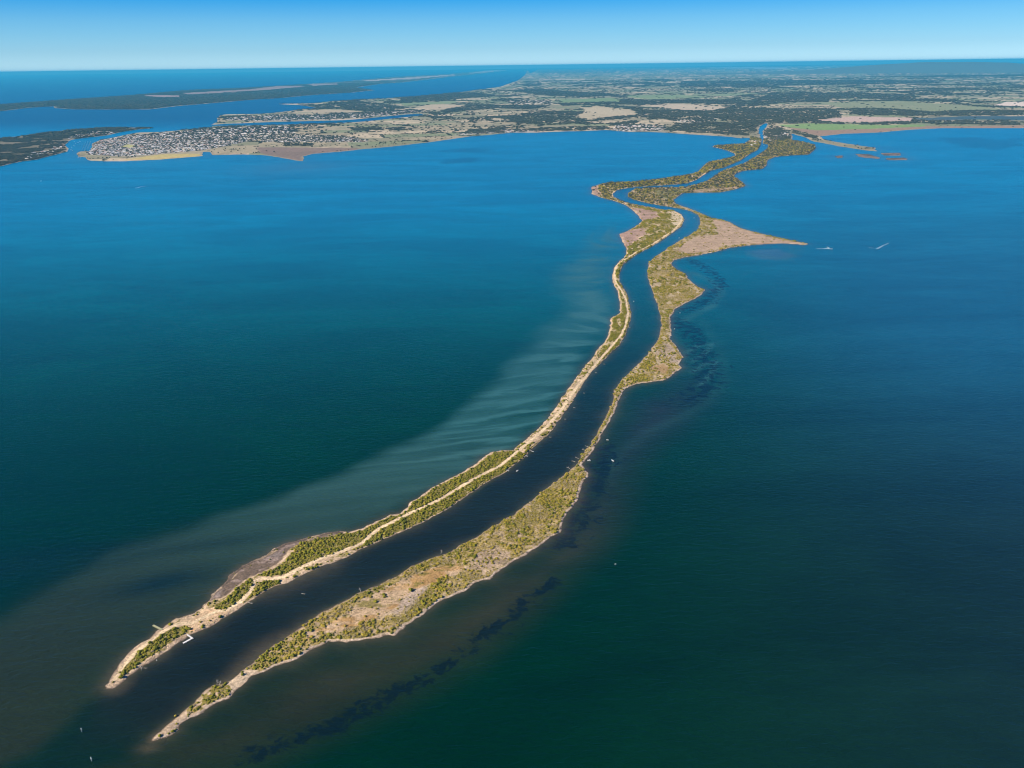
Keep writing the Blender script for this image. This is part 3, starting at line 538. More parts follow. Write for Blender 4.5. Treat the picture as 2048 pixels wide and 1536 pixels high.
def col_east(P, sd):
    x, y = P[:, 0], P[:, 1]
    n = fbm(x/7, y/7, 41, 3); n2 = fbm(x/45, y/45, 42, 3)
    c = np.tile(np.array((0.50, 0.38, 0.26)), (len(P), 1))
    c = mixc(c, SHINGLE, sm(n, 0.5, 0.75)*0.7)
    v = veg_east(P, sd)
    c = mixc(c, (0.34, 0.26, 0.07), sm(v, 0.1, 0.6)*0.85)
    c = mixc(c, UNDER, sm(v, 0.1, 0.6)*sm(n2, 0.4, 0.6)*0.8)
    c = mixc(c, (0.42, 0.34, 0.21), glade(P)*0.8)
    m = sm(near(P, 'meadow', 40)+(n-0.5)*8, -1, 3)
    c = mixc(c, TAN, m*0.85)
    c = mixc(c, OCHRE, m*sm(fbm(x/28, y/14, 51), 0.42, 0.62)*0.85)
    c = mixc(c, (0.17, 0.15, 0.03), m*sm(fbm(x/20, y/12, 57), 0.55, 0.68)*0.8)
    for k, q in (('pale1', (0.40, 0.30, 0.22)), ('pale2', (0.44, 0.35, 0.28)), ('pale3', (0.38, 0.30, 0.23)), ('orange3', (0.36, 0.23, 0.10)),
                 ('tan_spit', (0.42, 0.30, 0.21)), ('east_tan2', (0.38, 0.28, 0.18)), ('olive', (0.2, 0.2, 0.09))):
        s = near(P, k, 120); c = mixc(c, q, sm(s+(n2-0.5)*24, -3, 5)*0.8)
    outer = near(P, 'channel', 120) < -6
    c = mixc(c, (0.60, 0.49, 0.38), (1-sm(sd, 2.4, 5.5))*np.where(outer, 0.35+0.5*sm(fbm(x/11, y/11, 46), 0.4, 0.6), 0.25*(n2 > 0.5)))
    c = mixc(c, (0.17, 0.13, 0.08), (1-sm(sd, 1.5, 3.6))*np.where(outer, 1-sm(n, 0.36, 0.46), 0.85)*0.7)
    c = mixc(c, (0.60, 0.47, 0.32), sm(near(P, 'gap_tip', 30), -1.5, 1)*0.9)
    c = mixc(c, (0.15, 0.105, 0.075), 1-sm(sd, 0.2, 1.3))
    c = mixc(c, (0.10, 0.075, 0.055), 1-sm(sd, -3.0, 0.3))
    return c

def h_jetty(P, sd, cell):
    k = 0.16
    z = np.where(sd < 0, sd*k, np.minimum(sd*k, 0.9)+0.35*sm(sd, 5, 12)+0.25*(fbm(P[:, 0]/6, P[:, 1]/6, 77)-0.5)*sm(sd, 1, 4))
    return np.maximum(z, -(1.2+cell*k*1.2))

WOODS = [k for k in MAP if k[0] == 'W' and k[1].isdigit()]
TOWN = ['H1', 'H2', 'H3', 'H4', 'H5', 'H6', 'H7', 'H8', 'H9', 'H10', 'H11']

def stretch_noise(P, sx, sy, seed, n=3):
    """noise in the lattice's own proportions: features lengthen with distance as real paddocks and belts seem to"""
    return fbm(P[:, 0]/sx, P[:, 1]/sy, seed, n)

def wood_density(P):
    x, y = P[:, 0], P[:, 1]
    v = np.zeros(len(P))
    for k in WOODS:
        v = np.maximum(v, sm(near(P, k, 250)+(vn(x/90, y/120, 60)-0.5)*90, -10, 40))
    g = fbm(x/900, y/1300, 61, 4)
    belt = np.abs(fbm(x/1500, y/1100, 62, 3)-0.5)
    far = sm(y, 8500, 12500)
    v = np.maximum(v, far*sm(g, 0.60-0.02*sm(y, 13000, 18000), 0.64-0.02*sm(y, 13000, 18000))*0.8)
    v = np.maximum(v, sm(y, 7600, 9000)*(belt < 0.010)*0.75)
    v *= 0.22+0.78*(fbm(x/95, y/150, 64, 3) > 0.485)
    a_, b_, e_ = field_cells(P, 330, 3)
    v = np.maximum(v, (e_ < 9+y/1200)*0.5*(fbm(x/200, y/200, 69, 2) > 0.46))
    v = np.maximum(v, 0.035*(vn(x/60, y/60, 63) > 0.55))
    for k in ('P3', 'P4', 'P1', 'P5', 'P6', 'P9', 'P10', 'G1', 'G2', 'G3', 'G4', 'G5', 'G6', 'G7', 'R5', 'R6', 'Y1', 'Y2', 'L1', 'L2'):
        v = v*(1-0.96*sm(near(P, k, 60), -20, 30))
    return v

def field_cells(P, size, seed):
    """paddocks: two random values per field, and the distance to its fence line in metres"""
    x = P[:, 0]+0.25*P[:, 1]+40*np.sin(P[:, 1]/900); y = P[:, 1]-0.2*P[:, 0]+60*np.sin(P[:, 0]/1100)
    ry = y/(size*1.3); r = np.floor(ry); off = _hash(r, r*0, seed)*7
    wd = size*(1.0+1.6*_hash(r, r*0+3, seed)); rx = x/wd+off; c_ = np.floor(rx)
    ex = np.minimum(rx-c_, 1-(rx-c_))*wd; ey = np.minimum(ry-r, 1-(ry-r))*size*1.3
    return _hash(c_, r, seed+5), _hash(c_, r, seed+9), np.minimum(ex+1e4*(_hash(c_, r, seed+11) < 0.35), ey+1e4*(_hash(c_*0+2, r, seed+13) < 0.3))

def col_main(P, sd):
    x, y = P[:, 0], P[:, 1]
    a, b, e_ = field_cells(P, 330, 3)
    n2 = fbm(x/160, y/220, 71, 3)
    c = np.tile(np.array((0.30, 0.255, 0.165)), (len(P), 1))
    green = sm(y, 9000, 13000)*0.3+0.2
    c = mixc(c, (0.17, 0.19, 0.13), sm(y, 11000, 18000)*0.7)
    c = mixc(c, (0.155, 0.19, 0.10), np.where(a < green, 1.0, 0.0)*0.8)
    c = mixc(c, (0.46, 0.38, 0.26), np.where(b > 0.72, 1.0, 0.0)*0.75)
    c = mixc(c, (0.20, 0.19, 0.12), np.where(b < 0.25, 1.0, 0.0)*0.7)
    c = mixc(c, (0.18, 0.17, 0.10), sm(n2, 0.5, 0.72)*0.6)
    tn = 0
    for k in TOWN: tn = np.maximum(tn, sm(near(P, k, 200), -20, 40))
    c = mixc(c, (0.46, 0.42, 0.34), tn*0.8)
    for k, q in (('P3', (.42, .35, .25)), ('P4', (.38, .32, .21)), ('P1', (.38, .31, .21)), ('P5', (.44, .32, .27)), ('P6', (.6, .5, .42)), ('P9', (.36, .3, .2)),
                 ('P10', (.39, .33, .22)), ('G1', (.17, .22, .11)), ('G2', (.17, .23, .11)), ('G3', (.2, .22, .12)), ('G4', (.17, .22, .12)), ('G5', (.16, .26, .08)),
                 ('G6', (.15, .22, .10)), ('G7', (.17, .22, .11)), ('R5', (.26, .17, .12)), ('R6', (.17, .12, .10)), ('Y1', (.40, .33, .12)), ('Y2', (.34, .33, .13)),
                 ('L1', (.03, .07, .10)), ('L2', (.30, .38, .45))):
        c = mixc(c, q, sm(near(P, k, 250)+(n2-0.5)*40, -15, 15)*0.9)
    c = c*1.28
    w = wood_density(P)
    c = mixc(c, (0.075, 0.08, 0.05), sm(w, 0.1, 0.6)*0.85)
    c = mixc(c, (0.32, 0.26, 0.19), (1-sm(sd, 5, 35))*0.7)
    return c

def h_main(P, sd, cell):
    k = 0.02
    z = np.where(sd < 0, sd*k, np.minimum(sd*k, 2.5)+sm(sd, 200, 3000)*10*fbm(P[:, 0]/2500, P[:, 1]/2500, 81))
    return np.maximum(z, -(1.5+cell*k*1.3))

def col_barrier(P, sd):
    x, y = P[:, 0], P[:, 1]
    n = fbm(x/300, y/500, 91, 3)
    c = np.tile(np.array((0.05, 0.058, 0.038)), (len(P), 1))
    c = mixc(c, (0.16, 0.14, 0.09), sm(n, 0.5, 0.65)*0.5)
    for k, q in (('B1', (.5, .42, .36)), ('B1b', (.55, .47, .41)), ('B2', (.40, .28, .27)), ('B3', (.34, .25, .23)), ('B4', (.34, .27, .24))):
        c = mixc(c, q, sm(near(P, k, 400)+(n-0.5)*200, -40, 60)*0.85)
    c = mixc(c, (0.5, 0.43, 0.34), (1-sm(sd, 10, 50))*(0.35+0.5*(vn(x/500, y/500, 4) > 0.5)))
    return c

def col_wooded(P, sd):
    x, y = P[:, 0], P[:, 1]
    n = fbm(x/120, y/160, 93, 3)
    c = np.tile(np.array((0.055, 0.058, 0.035)), (len(P), 1))
    c = mixc(c, (0.28, 0.23, 0.15), sm(n, 0.55, 0.68)*0.6)
    c = mixc(c, (0.38, 0.31, 0.24), (1-sm(sd, 6, 30))*0.8)
    return c

def col_flat(P, sd):
    n = fbm(P[:, 0]/60, P[:, 1]/90, 95, 3)
    c = np.tile(np.array((0.22, 0.165, 0.135)), (len(P), 1))
    return mixc(c, (0.10, 0.09, 0.08), sm(n, 0.45, 0.6))

def h_flat(P, sd, cell):
    return np.clip(sd*0.006, -(0.4+cell*0.008), 0.35)

west = land_mesh('west_silt_jetty', ['west_jetty'], 0.00085, 0.0010, col_west, h_jetty)
east = land_mesh('east_silt_jetty', ['east_jetty'], 0.00085, 0.0010, col_east, h_jetty)
main = land_mesh('mainland', ['mainland'], 0.0013, 0.00065, col_main, h_main, pad=60, holes=['river'], wob=(14, 120, 6, 40))
barr = land_mesh('barrier_spit', ['barrier_island'], 0.0018, 0.0007, col_barrier, h_main, pad=60, wob=(25, 300, 10, 90))
isl = land_mesh('wooded_island', ['wooded_island'], 0.0016, 0.0008, col_wooded, h_main, pad=60, wob=(10, 90, 5, 35))
for k in ('flat1', 'flat2', 'flat3', 'flat4'):
    land_mesh('mud_flat', [k], 0.0014, 0.0006, col_flat, h_flat, pad=40, wob=(14, 60, 5, 22))

# ---------------------------------------------------------------- water: one sheet from the shore under the camera to the horizon
u = np.arange(-1.25, 1.2501, 0.0030)
w = np.concatenate([np.linspace(H/200000, 0.30, 260), np.arange(0.302, 1.36, 0.0026), [1.6, 2.2, 3.5, 7.0]])
UU, WW = np.meshgrid(u, w, indexing='ij')
# behind and beside the view the same sheet simply goes on (coarse quads)
Yw = H/WW; Xw = UU*Yw
P = np.column_stack([Xw.ravel(), Yw.ravel()])
nU, nW = len(u), len(w)
x, y = P[:, 0], P[:, 1]

def polymask(name, soft0, soft1, pad=700):
    q = MAP[name]; lo = q.min(0)-pad; hi = q.max(0)+pad
    m = (x > lo[0]) & (x < hi[0]) & (y > lo[1]) & (y < hi[1])
    o = np.zeros(len(P)); 
    if m.any(): o[m] = sm(sdist(P[m], q), soft0, soft1)
    return o

# water colour; grazing sky reflection painted in as blue growing with distance
body = np.tile(np.array((0.0, 0.027, 0.008)), (len(P), 1))
sea = sm(y+x*0.9, 14000, 18000)
_g = sm(y, 1000, 4300)[:, None]; _b = sm(y, 1300, 4500)[:, None]
body = body*np.hstack([1-_g, 1-_g, 1-_b])+np.hstack([0*_g, 0.225*_g, 0.42*_b])
body = mixc(body, (0.0, 0.012, 0.05), sm(y, 9500, 13000))
body = mixc(body, (0.011, 0.033, 0.034), sm(x-0.28*y, -250, 700)*(1-sm(y, 900, 3000)))
body = mixc(body, (0.012, 0.125, 0.235), 0.8*sm(x-0.28*y, -250, 700)*sm(y, 900, 2200)*(1-sm(y, 2600, 5200)))       # greyer water east of the jetties
sh1 = near(P, 'shoal', 300)
shc = np.array((0.038, 0.042, 0.018))*(1-sm(y, 850, 1400))[:, None]+np.array((0.016, 0.034, 0.030))*sm(y, 850, 1400)[:, None]
shm = (sm(sh1, -40, 90)*(1-sm(y, 1200, 2300)*0.4)*(0.45+1.05*fbm(x/110, y/70, 35, 4)))[:, None]
body = body*(1-shm)+shc*shm
chn = near(P, 'channel', 200)
tipf = sm(y+0.5*(x+480), 640, 770)        # the dark river water spreads out and fades past the tips
body = mixc(body, (0.012, 0.021, 0.015), sm(chn, -6-40*(1-tipf), 14+50*(1-tipf))*(0.45+0.55*tipf)*(1-sm(y, 900, 2500)*0.8))
sw = near(P, 'west_jetty', 700); se = near(P, 'east_jetty', 260)
pl = near(P, 'plume', 400)
edge = 40+110*sm(y, 1300, 3500)
plume = sm(pl+(fbm(x/170, y/170, 15)-0.5)*80, -edge*0.2, edge)*(1-0.6*sm(y, 3000, 5200))*(sw < 3)*(1-sm(chn, -20*(1-tipf), 6+30*(1-tipf)))
plume *= 0.22+0.78*sm(y, 760, 1450)
plume *= 0.66+0.3*np.exp(-np.clip(-sw, 0, 1e4)/220)
body = mixc(body, (0.017, 0.029, 0.010), sm(pl, -40, 90)*(1-sm(y, 800, 1500))*0.9*(1-sm(chn, -10, 20)))
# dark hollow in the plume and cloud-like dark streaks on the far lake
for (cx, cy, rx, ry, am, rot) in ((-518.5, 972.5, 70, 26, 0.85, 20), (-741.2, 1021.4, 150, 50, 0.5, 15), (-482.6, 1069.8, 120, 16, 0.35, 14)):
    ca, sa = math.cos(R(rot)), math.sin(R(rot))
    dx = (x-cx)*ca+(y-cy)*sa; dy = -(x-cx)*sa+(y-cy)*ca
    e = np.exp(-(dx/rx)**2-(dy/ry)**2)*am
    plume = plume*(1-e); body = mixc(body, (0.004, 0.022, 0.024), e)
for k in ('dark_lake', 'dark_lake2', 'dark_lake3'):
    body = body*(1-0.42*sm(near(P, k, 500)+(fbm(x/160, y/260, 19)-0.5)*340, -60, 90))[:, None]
for k in ('pale_shoal',):
    body = mixc(body, (0.05, 0.15, 0.24), sm(near(P, k, 200)+(fbm(x/60, y/60, 22)-0.5)*50, -10, 40)*0.8)
# weed beds along traced lines
def line_mask(name, wd):
    d = -near(P, name, 400, False); return np.exp(-(d/wd)**2)
weed = np.maximum.reduce([1.0*line_mask('weed', 15+12*vn(x/60, y/60, 2)), 0.97*line_mask('weed2', 50), 0.96*line_mask('weed3', 60), 0.92*line_mask('weed4', 46)])
for k, wd5, am in (('swirl1', 16, .5), ('swirl2', 9, .6), ('swirl3', 9, .6), ('swirl4', 16, .15), ('swirl5', 22, .3)):
    plume = np.maximum(plume, am*line_mask(k, wd5)*(0.5+fbm(x/40, y/40, 44)))
weed = np.maximum(weed, 0.62*sm(sh1, 20, 80)*(fbm(x/90, y/60, 28) > 0.52))
# shallows
def shal(s, wd): return np.exp(-np.clip(-s, 0, 1e4)/wd)*(s > -200)
wd_ = 3.5+7*vn(x/50, y/50, 33)+8*(y > 3300)
shore = np.maximum(shal(sw, wd_), shal(se, wd_+2.5*(chn < 0)))*0.6
boost = np.zeros(len(P))
for (cx, cy, rr_, am) in ((-289.5, 986.0, 60, 11), (-335.0, 933.3, 40, 7), (-318.7, 823.8, 42, 15), (-338.6, 783.2, 36, 9), (-484.4, 760.1, 22, 11), (-449.2, 809.5, 30, 5), (-399.0, 684.7, 30, 6)):
    boost += 1.5*am*np.exp(-((x-cx)**2+(y-cy)**2)/rr_**2)
inch = (chn > -3)
bank = np.maximum(sw, se)
shore = np.maximum(shore, 0.85*np.exp(-np.clip(-bank, 0, 1e4)/np.maximum(boost, 0.5))*(boost > 0.5)*inch)
_q = (-408.6, 667.1)
shore = np.maximum(shore, 0.5*np.exp(-((x-_q[0])/16)**2-((y-_q[1])/9)**2))
smn = near(P, 'mainland', 1200); sil = near(P, 'wooded_island', 800)
shore = np.maximum(shore, 0.22*np.exp(-np.clip(-smn, 0, 1e4)/150)*(smn > -900)*(y < 9500))
for k in ('flat1', 'flat2', 'flat3', 'flat4'): shore = np.maximum(shore, 0.3*np.exp(-np.clip(-near(P, k, 500), 0, 1e4)/60))
shore = np.maximum(shore, 0.28*np.exp(-((x-(-1632.7, 6366.9)[0])/420)**2-((y-(-1591.8, 6199.3)[1])/420)**2))
idx = np.arange(nU*nW).reshape(nU, nW)
quads = np.stack([idx[:-1, :-1].ravel(), idx[1:, :-1].ravel(), idx[1:, 1:].ravel(), idx[:-1, 1:].ravel()], 1)[:, ::-1]
# skirt behind the camera
body *= 0.72
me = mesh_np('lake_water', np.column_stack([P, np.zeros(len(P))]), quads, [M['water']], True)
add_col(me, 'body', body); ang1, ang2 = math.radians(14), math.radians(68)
bt = sm(y-0.9*(x-150), 1500, 3300)
c1 = (-x*math.sin(ang1)+y*math.cos(ang1)); c2 = (-x*math.sin(ang2)+y*math.cos(ang2))
along = x*0.7+y*0.7
acr = c1*(1-bt)+(c2*0.8+900)*bt+14*np.sin(along/130)
fa = me.attributes.new('flow', 'FLOAT_VECTOR', 'POINT')
fa.data.foreach_set('vector', np.column_stack([along*0.0042, acr*0.021, np.exp(-np.clip(-sw, 0, 1e4)/(150+90*sm(y, 1500, 3000)))*sm(y, 900, 1500)]).astype(np.float32).ravel())
add_col(me, 'zone', np.column_stack([plume, weed, shore]))
lake = tag(new_obj('lake_water', me), kind='structure')

# ---------------------------------------------------------------- far hills
def hills():
    xs = np.linspace(13000, 50000, 160); V = []; F_ = []
    for i, xx in enumerate(xs):
        yy = math.sqrt(max(60000**2-xx*xx, 1))
        t_ = (xx-13000)/37000
        hgt = 60+540*math.exp(-((t_-0.36)/0.16)**2)+300*math.exp(-((t_-0.62)/0.25)**2)*(0.7+0.6*float(vn(np.array([t_*9]), np.array([0.5]), 3)[0]))
        hgt *= 0.86+0.28*float(fbm(np.array([t_*22]), np.array([2.5]), 8)[0])
        n = Vector((xx, yy)).normalized()
        hgt = min(hgt*0.80, 742)
        for dr, f in ((-5000, 0.0), (-2500, 0.45), (0, 1.0), (2500, 0.5), (5000, 0.0)):
            V.append((xx+n.x*dr, yy+n.y*dr, hgt*f-2*(f == 0)))
    for i in range(len(xs)-1):
        for j in range(4):
            a = i*5+j; F_.append((a, a+1, a+6, a+5))
    me = mesh_np('hills', V, F_, [plain('far_forest', (0.12, 0.14, 0.12))], True)
    tag(new_obj('hills', me), kind='structure')
hills()

# ---------------------------------------------------------------- plants
rng = np.random.default_rng(7)
random.seed(7)

def ico(sub=1):
    t_ = (1+5**0.5)/2
    v = [(-1, t_, 0), (1, t_, 0), (-1, -t_, 0), (1, -t_, 0), (0, -1, t_), (0, 1, t_), (0, -1, -t_), (0, 1, -t_), (t_, 0, -1), (t_, 0, 1), (-t_, 0, -1), (-t_, 0, 1)]
    f = [(0, 11, 5), (0, 5, 1), (0, 1, 7), (0, 7, 10), (0, 10, 11), (1, 5, 9), (5, 11, 4), (11, 10, 2), (10, 7, 6), (7, 1, 8), (3, 9, 4), (3, 4, 2), (3, 2, 6), (3, 6, 8), (3, 8, 9), (4, 9, 5), (2, 4, 11), (6, 2, 10), (8, 6, 7), (9, 8, 1)]
    v = [Vector(p).normalized() for p in v]
    for _ in range(sub):
        mid = {}; nf = []
        def m_(a, b):
            k = (min(a, b), max(a, b))
            if k not in mid: v.append(((v[a]+v[b])*0.5).normalized()); mid[k] = len(v)-1
            return mid[k]
        for a, b, c in f:
            x_, y_, z_ = m_(a, b), m_(b, c), m_(c, a); nf += [(a, x_, z_), (b, y_, x_), (c, z_, y_), (x_, y_, z_)]
        f = nf
    return np.array([tuple(p) for p in v]), np.array(f)
ICO0, ICO1 = ico(0), ico(1)

def shrub_mesh(name, mats, lobes, leaves, squash=0.8, sparse=False, seed=0, tree=False, spread=0.55):
    r_ = np.random.default_rng(seed); V = []; F_ = []; MI = []; n0 = 0
    base = 0.62 if tree else 0.12
    for k in range(lobes):
        a = r_.uniform(0, 6.28); d = spread*math.sqrt(r_.uniform(0, 1)) if k else 0
        rad = r_.uniform(0.34, 0.52)*(1 if k else 1.15)
        c = np.array([d*math.cos(a), d*math.sin(a), base+rad*0.75+r_.uniform(0, 0.35)*squash*(1-d)])
        v, f = ICO1
        disp = 1+0.32*(r_.random(len(v))-0.5)
        V.append(v*disp[:, None]*rad*np.array([1, 1, squash])+c); F_.append(f+n0); MI += [0]*len(f); n0 += len(v)
    allv = np.vstack(V)
    for k in range(leaves):
        p = allv[r_.integers(len(allv))]; n = p-np.array([0, 0, 0.4]); n = n/np.linalg.norm(n)
        tdir = r_.normal(size=3); tdir -= n*tdir.dot(n)*0.6; tdir /= np.linalg.norm(tdir)
        b = np.cross(n, tdir); s_ = r_.uniform(0.07, 0.15)
        c = p+n*r_.uniform(0.0, 0.12)
        V.append(np.array([c-tdir*s_-b*s_*0.6, c+tdir*s_-b*s_*0.6, c+tdir*s_*0.7+b*s_+n*s_*0.5])); F_.append(np.array([[n0, n0+1, n0+2]])); MI.append(0); n0 += 3
    # stem
    k = 5; h_ = base+0.35
    ring = [(0.05*math.cos(i*6.283/k), 0.05*math.sin(i*6.283/k)) for i in range(k)]
    V.append(np.array([(x_*1.3, y_*1.3, -0.15) for x_, y_ in ring]+[(x_*0.6, y_*0.6, h_) for x_, y_ in ring]))
    for i in range(k):
        j = (i+1) % k; F_.append(np.array([[n0+i, n0+j, n0+k+j], [n0+i, n0+k+j, n0+k+i]])); MI += [1, 1]
    me = mesh_np(name, np.vstack(V), np.vstack(F_), mats)
    me.polygons.foreach_set('material_index', np.array(MI, dtype=np.int32))
    return me

def twig_mesh(name, mats, n, seed):
    """a dry, half-bare shrub: a fan of pale twigs with a few tufts"""
    r_ = np.random.default_rng(seed); V = []; F_ = []; MI = []; n0 = 0
    for k in range(n):
        a = r_.uniform(0, 6.28); e = r_.uniform(0.5, 1.4); L_ = r_.uniform(0.6, 1.05)
        d = np.array([math.cos(a)*math.cos(e), math.sin(a)*math.cos(e), math.sin(e)])
        s_ = np.cross(d, [0, 0, 1.0]); s_ /= np.linalg.norm(s_); u_ = np.cross(d, s_); w_ = 0.03
        b = np.array([0.15*math.cos(a), 0.15*math.sin(a), 0])
        V.append(np.array([b+s_*w_, b-s_*w_*0.5+u_*w_, b-s_*w_*0.5-u_*w_, b+d*L_])); F_.append(np.array([[n0, n0+1, n0+3], [n0+1, n0+2, n0+3], [n0+2, n0, n0+3]])); MI += [1]*3; n0 += 4
        v, f = ICO0; rad = r_.uniform(0.10, 0.22)
        V.append(v*(1+0.5*(r_.random(len(v))-0.5))[:, None]*rad*np.array([1, 1, .8])+b+d*L_*r_.uniform(.6, 1)); F_.append(f+n0); MI += [0]*len(f); n0 += len(v)
    me = mesh_np(name, np.vstack(V), np.vstack(F_), mats); me.polygons.foreach_set('material_index', np.array(MI, dtype=np.int32))
    return me

SHRUB = {
    'green': [shrub_mesh('green_shrub', [M['leaf'], M['bark']], 7, 70, 0.78, seed=s) for s in range(5)],
    'olive': [shrub_mesh('olive_shrub', [M['olive'], M['bark']], 6, 60, 0.6, seed=20+s) for s in range(3)],
    'grey': [twig_mesh('grey_shrub', [M['grey'], M['drift']], 24, 40+s) for s in range(4)],
}
DARK = [shrub_mesh('dark_shrub', [M['pine'], M['bark']], 7, 40, 0.8, seed=120+s) for s in range(3)]
TREES = [shrub_mesh('tree', [M['pine'], M['bark']], 6, 30, 0.85, seed=60+s, tree=True) for s in range(4)]
CLUMPS = [shrub_mesh('tree_clump', [M['pine'], M['bark']], 9, 10, 0.55, seed=80+s, spread=0.8) for s in range(4)]

def instancer(name, P3, rad, pick, meshes, hs=0.8, kind='stuff', label=None, cat=None):
    """one object of stuff: a point per plant, each carrying one of a few shared meshes"""
    me = bpy.data.meshes.new(name); me.vertices.add(len(P3)); me.vertices.foreach_set('co', P3.astype(np.float32).ravel())
    for nm, tp, dat in (('rad', 'FLOAT', rad.astype(np.float32)), ('hgt', 'FLOAT', (rad*hs).astype(np.float32)), ('spin', 'FLOAT', (rng.random(len(P3))*6.283).astype(np.float32)), ('pick', 'INT', pick.astype(np.int32))):
        a = me.attributes.new(nm, tp, 'POINT'); a.data.foreach_set('value', dat)
    c = bpy.data.collections.new(name+'_kinds')
    for i, m_ in enumerate(meshes):
        o = bpy.data.objects.new('%s_kind_%02d' % (name, i), m_); c.objects.link(o)
    g = bpy.data.node_groups.new(name, 'GeometryNodeTree')
    g.interface.new_socket('Geometry', in_out='INPUT', socket_type='NodeSocketGeometry'); g.interface.new_socket('Geometry', in_out='OUTPUT', socket_type='NodeSocketGeometry')
    gi = g.nodes.new('NodeGroupInput'); go = g.nodes.new('NodeGroupOutput'); ip = g.nodes.new('GeometryNodeInstanceOnPoints')
    ci = g.nodes.new('GeometryNodeCollectionInfo'); ci.inputs['Collection'].default_value = c; ci.inputs['Separate Children'].default_value = True; ci.inputs['Reset Children'].default_value = True
    m2p = g.nodes.new('GeometryNodeMeshToPoints')
    def attr(nm, tp):
        n = g.nodes.new('GeometryNodeInputNamedAttribute'); n.data_type = tp; n.inputs['Name'].default_value = nm
        return [s for s in n.outputs if s.enabled and s.name == 'Attribute'][0]
    cx = g.nodes.new('ShaderNodeCombineXYZ'); r_ = attr('rad', 'FLOAT')
    g.links.new(r_, cx.inputs[0]); g.links.new(r_, cx.inputs[1]); g.links.new(attr('hgt', 'FLOAT'), cx.inputs[2])
    cr = g.nodes.new('ShaderNodeCombineXYZ'); g.links.new(attr('spin', 'FLOAT'), cr.inputs[2])
    g.links.new(gi.outputs[0], m2p.inputs[0]); g.links.new(m2p.outputs[0], ip.inputs['Points']); g.links.new(ci.outputs[0], ip.inputs['Instance'])
    ip.inputs['Pick Instance'].default_value = True; g.links.new(attr('pick', 'INT'), ip.inputs['Instance Index'])
    g.links.new(cx.outputs[0], ip.inputs['Scale']); g.links.new(cr.outputs[0], ip.inputs['Rotation'])
    g.links.new(ip.outputs[0], go.inputs[0])
    o = new_obj(name, me); md = o.modifiers.new('scatter', 'NODES'); md.node_group = g
    tag(o, label, cat, kind=kind)
    return o

def candidates(polyname, cell, step, lo=None, margin=30):
    q = MAP[polyname]; a, b = q.min(0), q.max(0)
    a = np.maximum(a, (-30000, 300)); b = np.minimum(b, (30000, lo or 40000))
    gx, gy = np.meshgrid(np.arange(a[0], b[0], cell), np.arange(a[1], b[1], cell), indexing='ij')
    Cn = np.column_stack([gx.ravel()+cell/2, gy.ravel()+cell/2])
    Cn = Cn[(np.abs(Cn[:, 0]) < 0.78*Cn[:, 1]+150)]
    Cn = Cn[sdist(Cn, q) > -cell*0.75]
    n = int(cell/step); k = np.arange(n)*step-cell/2+step/2
    kx, ky = np.meshgrid(k, k, indexing='ij')
    Q = np.column_stack([(Cn[:, 0:1]+kx.ravel()).ravel(), (Cn[:, 1:2]+ky.ravel()).ravel()])
    return Q+(rng.random(Q.shape)-0.5)*step*0.85

def wobbled(P, sd, wob):
    a1, s1, a2, s2 = wob
    return sd+(fbm(P[:, 0]/s1, P[:, 1]/s1, 5, 2)-0.5)*2*a1+(vn(P[:, 0]/s2, P[:, 1]/s2, 9)-0.5)*2*a2

JW = (3.0, 22.0, 1.4, 6.0)
plants = {'green': [], 'olive': [], 'grey': [], 'dark': []}       # rows: x, y, z, radius, zone
def scatter_jetty(name, veg, west_side):
    for (step, y0, y1) in ((3.05, 0, 2600), (5.2, 2600, 4800), (8.0, 4800, 20000)):
        Q = candidates(name, 40, step)
        Q = Q[(Q[:, 1] >= y0) & (Q[:, 1] < y1)]
        sd = wobbled(Q, sdist(Q, MAP[name]), JW)
        m = sd > 1.2; Q, sd = Q[m], sd[m]
        v = veg(Q, sd)
        keep = rng.random(len(Q)) < v*0.97
        # a sprinkle in open ground
        keep |= (rng.random(len(Q)) < 0.012) & (sd > 3) & (v < 0.3)
        Q, sd = Q[keep], sd[keep]
        x, y = Q[:, 0], Q[:, 1]
        z = h_jetty(Q, sd, np.full(len(Q), 1.0))
        n = len(Q); r = rng.random(n); rad = (1.15+2.4*rng.random(n)**2.6)*step/3.05*0.95
        big = fbm(x/18, y/18, 66, 2); rad *= 0.78+0.5*big
        if west_side:
            kind = np.where(r < 0.86, 0, np.where(r < 0.95, 1, 2))
            open_ = (y > 3300) & (r > 0.55); kind = np.where(open_, 1, kind); kind = np.where((y > 4200) & (r < 0.4), 3, kind)
        else:
            g = fbm(x/38, y/38, 67, 3)+0.10*((-near(Q, 'channel', 200)) < 14)
            g += 0.25*(x < -300)*(y < 960)
            grey_p = sm(g, 0.60, 0.42)
            grey_p = 1-sm(g, 0.42, 0.60)
            kind = np.where(r < 0.12+0.62*grey_p, 2, np.where(r < 0.55+0.45*grey_p, 1, 0))
            kind = np.where((y < 960) & (x < -300) & (kind == 1), 0, kind); kind = np.where((y > 4200) & (rng.random(n) < 0.38), 3, kind)
        rad = np.where(kind == 2, rad*0.85, rad)
        rows = np.column_stack([x, y, z, rad])
        rows[:, 3] *= np.where(kind == 3, 1.15, 1)
        for i, k in enumerate(('green', 'olive', 'grey', 'dark')): plants[k].append(rows[kind == i])
scatter_jetty('west_jetty', veg_west, True)
scatter_jetty('east_jetty', veg_east, False)

